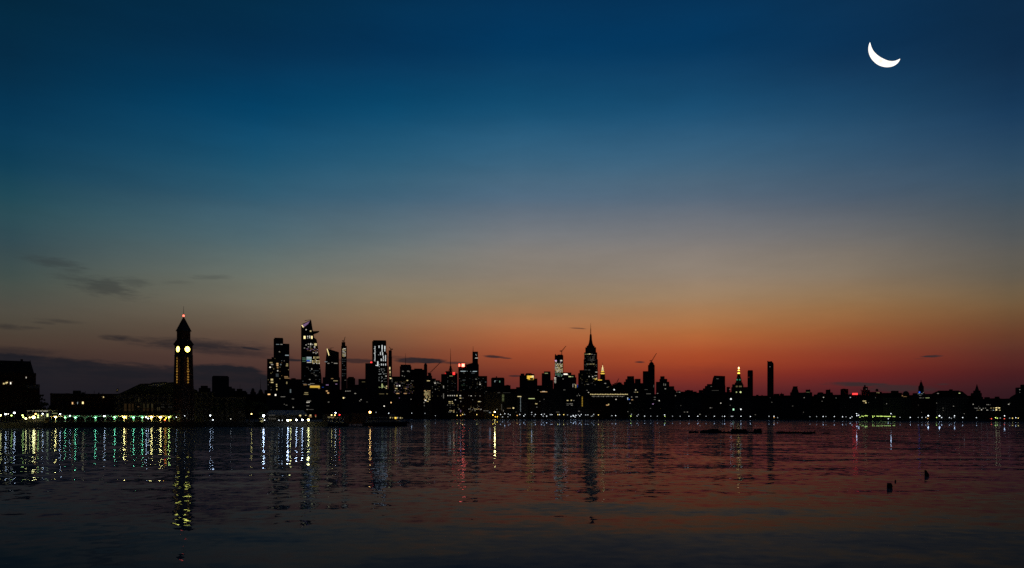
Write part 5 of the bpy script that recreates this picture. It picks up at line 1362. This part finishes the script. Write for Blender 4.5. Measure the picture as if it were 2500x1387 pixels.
def longhouse():
    px, D = 205, 520
    P = Local(px, D)
    o = near_thing('warehouse', 'long low flat-roofed warehouse with three lit windows behind the canopy', 'warehouse', px, D)
    bm = bmesh.new()
    outline(bm, P, [(122.6, None), (292, None), (292, 961.4), (216, 961.6), (216, 963.4), (122.6, 963.6)], 0, 30)
    rect(bm, P, 122, 963.8, 292.6, 962.4, -.5, .4)
    for x in range(126, 290, 16): rect(bm, P, x, 1032, x + 1.4, 965, -.3, .2)
    part('wall', bm, FACADES[1], o)
    for x0, x1, yt in ((159, 171, 960.3), (178, 197.6, 953.8), (198.4, 207, 958), (240, 243, 958.6)):
        bm = bmesh.new(); rect(bm, P, x0, 964.5, x1, yt, 8, 16); part('rooftop_unit', bm, ROOFING, o)
    for x, yt in ((126, 958.8), (133, 961.4), (147, 961.4), (208.4, 954.6), (230, 954), (251, 958.5)):
        bm = bmesh.new(); lx, z = P(x, 963, 6); zt = P(x, yt, 6)[1]; tube(bm, (lx, 6, z - 1), (lx, 6, zt), .22, .12, 6); part('vent_pipe', bm, STEEL, o)
    for x0, y0, x1, y1, p, lv in ((175.6, 982, 178.4, 987, 'o', 1.3), (189, 981.8, 190.6, 986.4, 'c', .8), (200.4, 981, 204, 986.2, 'y', 1.9), (251.4, 968.2, 253.8, 971, 'y', 1.1)):
        f = lit(o, P, x0, y0, x1, y1, p, lv, d=-.1)
        bm = bmesh.new()
        xm = (x0 + x1) / 2; rect(bm, P, xm - .15, y1, xm + .15, y0, -.3, -.22); rect(bm, P, x0, (y0 + y1) / 2 + .15, x1, (y0 + y1) / 2 - .15, -.36, -.31)
        part('glazing_bar', bm, STEEL, f)
    for x in (140, 153, 165, 215, 228, 240, 264, 277):
        bm = bmesh.new(); rect(bm, P, x - 1.5, 987, x + 1.5, 981, -.05, .3); part('window', bm, GLASS, o)
longhouse()
def flag():
    px, D = 287.6, 505
    P = Local(px, D)
    x, z = P(288.6, 962); zt = P(288.6, 947.6)[1]
    o = near_thing('flag', 'pale flag drooping on a short pole, lit by an added uplight, left of the terminal roof', 'flag', px, D)
    bm = bmesh.new(); tube(bm, (x, 0, z - 1.5), (x, 0, zt), .09, .05, 8); part('flagpole', bm, STEEL, o)
    bm = bmesh.new()
    n = 8; ring = []
    for i in range(n + 1):
        t = i / n
        yy = .25 * math.sin(t * 7); 
        a = (x - .06 - t * 1.25, yy, zt - .1 - t * t * 1.3); b = (x - .06 - t * .9, yy + .1, zt - 2.0 - t * .9)
        ring.append([bm.verts.new(a), bm.verts.new(b), bm.verts.new((b[0], b[1] + .04, b[2])), bm.verts.new((a[0], a[1] + .04, a[2]))])
    for i in range(n):
        for q in range(4):
            w = (q + 1) % 4; bm.faces.new((ring[i][q], ring[i + 1][q], ring[i + 1][w], ring[i][w]))
    bm.faces.new(ring[0]); bm.faces.new(ring[-1][::-1])
    part('cloth', bm, plain('white cloth', (.75, .7, .62), .8), o)
    bm = bmesh.new(); globe(bm, (x - .6, -.9, z - .2), .16, 8); part('added_uplight', bm, glow('y', 22.0, True), o)  # small uplight added at the foot to brighten the cloth
flag()

# ---- trees: leaf clumps spread through an uneven crown
def tree(px, D, ytop, wpx, seed, label, base=3.0):
    P = Local(px, D, base)
    H = P(px, ytop)[1]; W = wpx / F * D / 2
    o = near_thing('tree', label, 'tree', px, D, base)
    r = random.Random(seed)
    bm = bmesh.new()
    tube(bm, (0, 0, -.3), (r.uniform(-.3, .3), 0, H * .5), H * .035, H * .02, 7)
    tips = []
    for i in range(9):
        a = i * 2.4 + r.random(); z0 = H * r.uniform(.25, .5)
        p = (W * .62 * math.cos(a), W * .62 * math.sin(a), H * r.uniform(.5, .9))
        tube(bm, (0, 0, z0), p, H * .012, H * .004, 5); tips.append(p)
    part('trunk', bm, BARK, o)
    bm = bmesh.new()
    cl = [(Vector(t), W * r.uniform(.22, .42)) for t in tips] + [(Vector((r.uniform(-.25, .25) * W, r.uniform(-.3, .3) * W, H * .86)), W * .3)]
    for c, rad in cl:
        for _ in range(150):
            d = Vector((r.gauss(0, 1), r.gauss(0, 1), r.gauss(0, .8))).normalized() * rad * r.random() ** .45
            p = c + d
            if p.z > H: p.z = H - r.random() * .4
            s = r.uniform(.16, .34)
            u = Vector((r.gauss(0, 1), r.gauss(0, 1), r.gauss(0, 1))).normalized(); v = u.orthogonal().normalized()
            q = [bm.verts.new(p + u * s), bm.verts.new(p + v * s * .6), bm.verts.new(p - u * s), bm.verts.new(p - v * s * .6)]
            bm.faces.new(q)
    part('crown', bm, LEAF, o)
tree(99, 492, 955, 16, 1, 'dark tree against the right wall of the mansard building')
tree(107, 494, 968, 16, 2, 'lower dark tree second from the wall of the mansard building')
tree(117, 498, 979, 18, 3, 'lowest dark tree, touching the end of the long warehouse')
tree(636, 482, 1004, 22, 4, 'small tree lit from above beside the brightest quay lamp')
tree(575, 500, 972, 44, 5, 'broad dark tree behind the unlit quay, right of the terminal wing')
tree(608, 505, 976, 40, 6, 'dark tree between the terminal wing and the landing shed')
tree(532, 500, 974, 36, 7, 'dark tree against the terminal wing right of the clock tower')
tree(640, 510, 980, 36, 8, 'dark tree behind the small lit one, left of the landing shed')

# ---- landing shed on the near quay
def shed():
    px, D = 700, 500
    P = Local(px, D)
    o = near_thing('landing_shed', 'low landing shed with a pale bluish metal roof behind the round quay lamps', 'shed', px, D)
    bm = bmesh.new()
    (ax, az), (bx, bz) = P(647, 1013, 0), P(752, 1001.6, 0)
    hexa(bm, (ax, bx, -.8, 17), (ax + 3, bx - 3, 6, 10), az, bz)
    part('roof', bm, TIN, o)
    bm = bmesh.new(); rect(bm, P, 655, 1030, 724, 1013.2, 6, 14); part('wall', bm, FACADES[2], o)
    for x in (649, 662, 675, 688, 701, 714, 727, 740, 750):
        lx, z = P(x, 1013, 0); bm = bmesh.new(); tube(bm, (lx, .2, -.4), (lx, .2, z + .1), .15, n=8); part('post', bm, STEEL, o)
    for x0, y0, x1, y1, p, lv in ((657, 1012.8, 671.5, 1014, 'w', .10), (730.5, 1013, 735, 1015.4, 'y', 1.0), (732, 1015.6, 734.6, 1018, 'y', .35), (745, 1013.4, 748, 1014.6, 'y', .9), (756, 1012.8, 760, 1014.4, 'y', 1.2), (754, 1015, 761, 1019, 'o', .25), (769, 1013, 772, 1014.6, 'R', .5), (769.6, 1015.4, 771.6, 1018.4, 'o', .4)):
        lit(o, P, x0, y0, x1, y1, p, lv, d=5.6)
    for k, x in enumerate((656, 661, 665.5, 670)):
        lit(o, P, x, 1020.6, x + 3, 1024, 'w', .05 + .02 * (k % 2), d=5.8)
    bm = bmesh.new(); rect(bm, P, 651.2, 1026, 652.6, 1016, -.4, .4); part('door_leaf', bm, WHITEPAINT, o)
shed()
def kiosk():
    px, D = 638, 474
    P = Local(px, D)
    o = near_thing('kiosk', 'small octagonal kiosk under the brightest lamp of the near quay', 'kiosk', px, D)
    bm = bmesh.new(); lathe(bm, [(1.3, -.2), (1.3, 2.3)], 8); part('wall', bm, plain('yellow board', (.5, .42, .16), .7), o)
    bm = bmesh.new(); lathe(bm, [(1.75, 2.3), (1.7, 2.5), (.1, 3.5)], 8); part('roof', bm, COPPER, o)
    bm = bmesh.new(); box(bm, -.6, .6, -1.45, -1.3, 1.0, 1.9); part('hatch', bm, GLASS, o)
kiosk()

# ---- moored boats
def ferry(px0, px1, D, ytop, label, wheel, lights, windows):
    pc = (px0 + px1) / 2
    P = Local(pc, D, 0)
    o = thing('ferry_boat', label, 'boat', ((pc - CX) / F * D, D, 0), rz_for(pc))
    xa, xb = P(px0, HY)[0], P(px1, HY)[0]
    L = xb - xa; B_ = max(4.5, L * .2)
    fz = L * .055 + 1.0
    bm = bmesh.new()
    n = 14; rings = []
    for i in range(n + 1):
        t = i / n
        x = xa + L * t
        w = B_ / 2 * min(1.0, 1.15 * math.sin(math.pi * min(.5, .12 + t * .75)) if t < .5 else (1 - ((t - .5) / .5) ** 3.2))
        w = max(w, .12)
        z = fz + .7 * t ** 3
        rings.append([bm.verts.new(p) for p in ((x, -w * .55, -.8), (x, -w * .9, .4), (x, -w, z), (x, w, z), (x, w * .9, .4), (x, w * .55, -.8))])
    for i in range(n):
        for q in range(6):
            k = (q + 1) % 6; bm.faces.new((rings[i][q], rings[i + 1][q], rings[i + 1][k], rings[i][k]))
    bm.faces.new(rings[0]); bm.faces.new(rings[-1][::-1])
    part('hull', bm, HULL, o)
    zt = P(pc, ytop)[1]
    zc = fz + (zt - fz) * .62
    bm = bmesh.new()
    hexa(bm, (xa + L * .06, xa + L * .80, -B_ * .40, B_ * .40), (xa + L * .08, xa + L * .76, -B_ * .38, B_ * .38), fz - .1, zc)
    c = part('cabin', bm, WHITEPAINT, o)
    bm = bmesh.new(); box(bm, xa + L * .03, xa + L * .80, -B_ * .44, B_ * .44, zc + .01, zc + .22); part('roof', bm, TIN, o)
    wx = xa + L * wheel
    bm = bmesh.new(); hexa(bm, (wx, wx + L * .14, -B_ * .26, B_ * .26), (wx + L * .01, wx + L * .11, -B_ * .24, B_ * .24), zc + .2, zt)
    part('wheelhouse', bm, WHITEPAINT, o)
    bm = bmesh.new(); tube(bm, (wx + L * .05, 0, zt - .1), (wx + L * .05, 0, zt + 1.8), .09, .05, 6); part('mast', bm, STEEL, o)
    nwin = int(L * .7 / 2.0)
    lits = {}
    for i in range(nwin):
        x = xa + L * .10 + (L * .64) * (i + .5) / nwin
        bm = bmesh.new(); box(bm, x - .6, x + .6, -B_ * .41 - .06, -B_ * .39, fz + (zc - fz) * .42, fz + (zc - fz) * .82)
        part('window', bm, GLASS, c)
    for (x, y, w, h, p, lv) in windows:
        (ax, az), (bx, bz) = P(x - w / 2, y + h / 2), P(x + w / 2, y - h / 2)
        bm = bmesh.new(); box(bm, ax, bx, -B_ * .41 - .14, -B_ * .41 - .07, az, bz); part('lit_window', bm, glow(p, lv), c)
    for (x, y, p, lv, r) in lights:
        lx, z = P(x, y)
        bm = bmesh.new(); tube(bm, (lx, 0, zc), (lx, 0, z), .06, n=6); globe(bm, (lx, 0, z), r * .3, 6)
        a = part('light_bracket', bm, STEEL, o)
        bm = bmesh.new(); globe(bm, (lx, -r * .9, z), r, 10); part('deck_light', bm, glow(p, lv * .5, True), a)
ferry(886, 994, 502, 1011, 'dark moored ferry with a few yellow cabin windows at the end of the near quay', .60,
      [(903.4, 1006.4, 'o', 44.0, .62)], [(953, 1019.8, 1.6, 2.6, 'y', .8), (958.6, 1020, 1.6, 2.4, 'y', .25), (965.6, 1020.2, 4.2, 4.2, 'Y', 1.6), (970.4, 1020, 1.4, 3, 'w', .7), (977.6, 1020.4, 3.2, 3.4, 'y', .4), (982, 1020.6, 2, 2.6, 'y', .2)])
ferry(796, 852, 492, 1009, 'small ferry with two yellowish lights and a red one, right of the round quay lamps', .25,
      [(810, 1013.6, 'y', 20.0, .36), (817, 1013.7, 'y', 20.0, .36), (829, 1013.1, 'r', 14.0, .34), (819.2, 1008, 'W', 20.0, .34)], [(804, 1018.4, 8, 2, 'y', .2), (812, 1019, 7, 2.2, 'o', .2)])
# finger pier the boats lie at
bm = bmesh.new()
for a, b in (((798, 486), (1000, 520)),):
    p0, p1 = Vector(ground_pt(800, 492)), Vector(ground_pt(1000, 530))
    d = (p1 - p0).normalized(); nrm_ = Vector((-d.y, d.x, 0))
    vs = [p0, p1, p1 + nrm_ * 16, p0 + nrm_ * 16]
    lo = [bm.verts.new((v.x, v.y, 1.5)) for v in vs]; hi2 = [bm.verts.new((v.x, v.y, 2.7)) for v in vs]
    bm.faces.new(hi2); bm.faces.new(lo[::-1])
    for i in range(4): bm.faces.new((lo[i], lo[(i + 1) % 4], hi2[(i + 1) % 4], hi2[i]))
fp = thing('finger_pier', 'dark timber finger pier behind the moored ferries', 'pier', (0, 0, 0))
part('deck', bm, TIMBER, fp)
n = 16
for i in range(n):
    q = p0.lerp(p1, (i + .5) / n) + nrm_ * .5
    bm = bmesh.new(); tube(bm, (q.x, q.y, -2), (q.x, q.y, 3.6 if i % 3 == 0 else 1.6), .28, .24, 8); part('pile', bm, TIMBER, fp)
bm = bmesh.new()
q0, q1 = p0 + nrm_ * 9, p1 + nrm_ * 9
for t0, t1, h in ((.05, .32, 5.2), (.36, .70, 6.0), (.74, .95, 4.4)):
    a, b = q0.lerp(q1, t0), q0.lerp(q1, t1)
    vs = [a, b, b + nrm_ * 5, a + nrm_ * 5]
    lo = [bm.verts.new((v.x, v.y, 2.6)) for v in vs]; hi2 = [bm.verts.new((v.x, v.y, 2.7 + h)) for v in vs]
    bm.faces.new(hi2)
    for i in range(4): bm.faces.new((lo[i], lo[(i + 1) % 4], hi2[(i + 1) % 4], hi2[i]))
part('shelter', bm, ROOFING, fp)

# ---- broken pier remains in the river on the right
def lump(px0, px1, ytop, ybot, seed, label, name='stone_crib', cat='pier ruin', mat=None, sharp=.22):
    D = CAMH * F / (ybot - 1.0 - HY)
    pc = (px0 + px1) / 2; u = D / F
    W = (px1 - px0) * u; H = (ybot - 1.2 - ytop) * u
    o = bpy.data.objects.new(name, None)
    r = random.Random(seed)
    bm = bmesh.new()
    n, m = 26, 6
    rings = []
    prof = [r.uniform(.72, 1.0) for _ in range(n + 1)]
    for k in range(1, n): prof[k] = (prof[k] * 2 + prof[k - 1]) / 3
    for i in range(n + 1):
        t = i / n
        e = min(1.0, (min(t, 1 - t) / .09)) ** .5
        h = max(.06, H * prof[i] * (.35 + .65 * e)); d = max(.1, W * .16 * (.5 + .5 * e) * r.uniform(.85, 1.1))
        x = -W / 2 + W * t
        ring = [(x, -d, -.5), (x + r.uniform(-.1, .1), -d * .95, h * .45), (x, -d * .7, h * .9), (x, 0, h * r.uniform(.94, 1.0)), (x, d * .7, h * .85), (x, d, -.5)]
        rings.append([bm.verts.new(p) for p in ring])
    for i in range(n):
        for q in range(5): bm.faces.new((rings[i][q], rings[i + 1][q], rings[i + 1][q + 1], rings[i][q + 1]))
        bm.faces.new((rings[i][5], rings[i + 1][5], rings[i + 1][0], rings[i][0]))
    bm.faces.new(rings[0]); bm.faces.new(rings[-1][::-1])
    me = to_mesh(name, bm, mat or ROCK)
    o = link(bpy.data.objects.new(name, me)); o.location = ((pc - CX) * u, D, 0)
    return tag(o, label, cat)
lump(1681, 1706, 1051.6, 1057.5, 1, 'small low rubble crib at the left end of the broken pier in the river')
lump(1709, 1762, 1048.2, 1058, 2, 'long rubble crib, second from left of the broken pier in the river')
lump(1727, 1756, 1045.2, 1058.4, 3, 'humped mound on the long rubble crib of the broken pier')
lump(1758, 1790, 1052.4, 1058.2, 4, 'low connecting stretch of rubble in the broken pier, middle')
lump(1784, 1825, 1045.4, 1059, 5, 'thick block of the broken pier under the gold lanterned tower')
lump(1822, 1843, 1053.2, 1058.4, 6, 'thin low rubble between the two thick blocks of the broken pier')
lump(1839, 1860, 1044.6, 1058.4, 7, 'rounded tall block at the right end of the thick rubble row')
lump(2009, 2024, 1055.4, 1059.4, 9, 'isolated tiny rubble heap at the far right of the broken pier')
def sunken_pier():
    ybot = 1059.0; D = CAMH * F / (ybot - 1 - HY); u = D / F
    def X(px): return (px - 1926) * u
    o = thing('sunken_pier', 'low line of a sunken pier with stubs of piles, right of the rubble blocks', 'pier ruin', ((1926 - CX) * u, D, 0))
    r = random.Random(8)
    bm = bmesh.new(); n = 40; rings = []
    for i in range(n + 1):
        t = i / n; px = 1862 + (1992 - 1862) * t
        h = (1.2 + (2.6 if 1895 < px < 1988 else 0) + r.uniform(-.4, .5)) * u
        d = .8 + r.uniform(0, .4)
        rings.append([bm.verts.new(p) for p in ((X(px), -d, -.4), (X(px), -d * .8, h), (X(px), d * .8, h * r.uniform(.9, 1.05)), (X(px), d, -.4))])
    for i in range(n):
        for q in range(4):
            k = (q + 1) % 4; bm.faces.new((rings[i][q], rings[i + 1][q], rings[i + 1][k], rings[i][k]))
    bm.faces.new(rings[0]); bm.faces.new(rings[-1][::-1])
    part('deck', bm, TIMBER, o)
    for px, h in ((1899, 3.5), (1905, 4.6), (1908, 4.4), (1915, 5), (1921, 4.4), (1928, 5.4), (1933, 4.2), (1941, 4.6), (1949, 4.8), (1956, 4.2), (1965, 5), (1972, 4.6), (1980, 4.8), (1985, 5.4), (1989, 7)):
        bm = bmesh.new(); tube(bm, (X(px), r.uniform(-.4, .4), -.4), (X(px) + r.uniform(-.15, .15), 0, h * u), r.uniform(.14, .24), r.uniform(.08, .16), 7); part('pile_stub', bm, TIMBER, o)
sunken_pier()
lump(1957, 1983, 1054.5, 1060.6, 12, 'dark hulk lying against the sunken pier line', name='wreck_hulk', cat='wreck', mat=TIMBER)
# ---- three broken piles close by
def pile(label, ywl, pts, thick):
    """outline of the broken stump in frame pixels, waterline row ywl"""
    D = CAMH * F / (ywl - HY); u = D / F
    xc = sum(p[0] for p in pts) / len(pts)
    rows = sorted({p[1] for p in pts}, reverse=True)
    bm = bmesh.new()
    # left and right edge per row, lofted as a rough round timber
    n = 12; r = random.Random(int(xc)); rings = []
    for (y, l, rr_) in pts_rows(pts):
        z = (ywl - y) * u; cx = ((l + rr_) / 2 - xc) * u; w = max(.015, (rr_ - l) / 2 * u)
        rings.append([bm.verts.new((cx + w * math.cos(2 * math.pi * i / n) * (1 + r.uniform(-.05, .05)), w * thick * math.sin(2 * math.pi * i / n), z + (r.uniform(-.02, .02) if y < ywl else 0))) for i in range(n)])
    for k in range(len(rings) - 1):
        for i in range(n): bm.faces.new((rings[k][i], rings[k][(i + 1) % n], rings[k + 1][(i + 1) % n], rings[k + 1][i]))
    bm.faces.new(rings[0][::-1]); bm.faces.new(rings[-1])
    me = to_mesh('broken_pile', bm, TIMBER)
    o = link(bpy.data.objects.new('broken_pile', me)); o.location = ((xc - CX) * u, D, 0)
    return tag(o, label, 'mooring pile')
def pts_rows(pts):
    return [(p[1], p[0], p[2]) for p in pts]
pile('thick stump of a broken pile, nearest of the three in the calm water', 1191, [(2165.6, 1195, 2177.4), (2165.6, 1191, 2178), (2165.4, 1187, 2179), (2165.6, 1183.5, 2178), (2165.8, 1180.5, 2176.6), (2166.4, 1179.4, 2175)], .9)
pile('tiny stump of a broken pile between the two larger ones', 1176.6, [(2184.4, 1179, 2187), (2184.2, 1176.6, 2187.6), (2184, 1174, 2188), (2185, 1171.8, 2187)], .9)
pile('pointed stump of a broken pile leaning right, farthest of the three', 1162, [(2257.4, 1166, 2266.6), (2257.6, 1162, 2267.6), (2257.4, 1159.5, 2269), (2257.2, 1155, 2266.4), (2257, 1150, 2262.6), (2257.6, 1147.4, 2259.6)], .7)
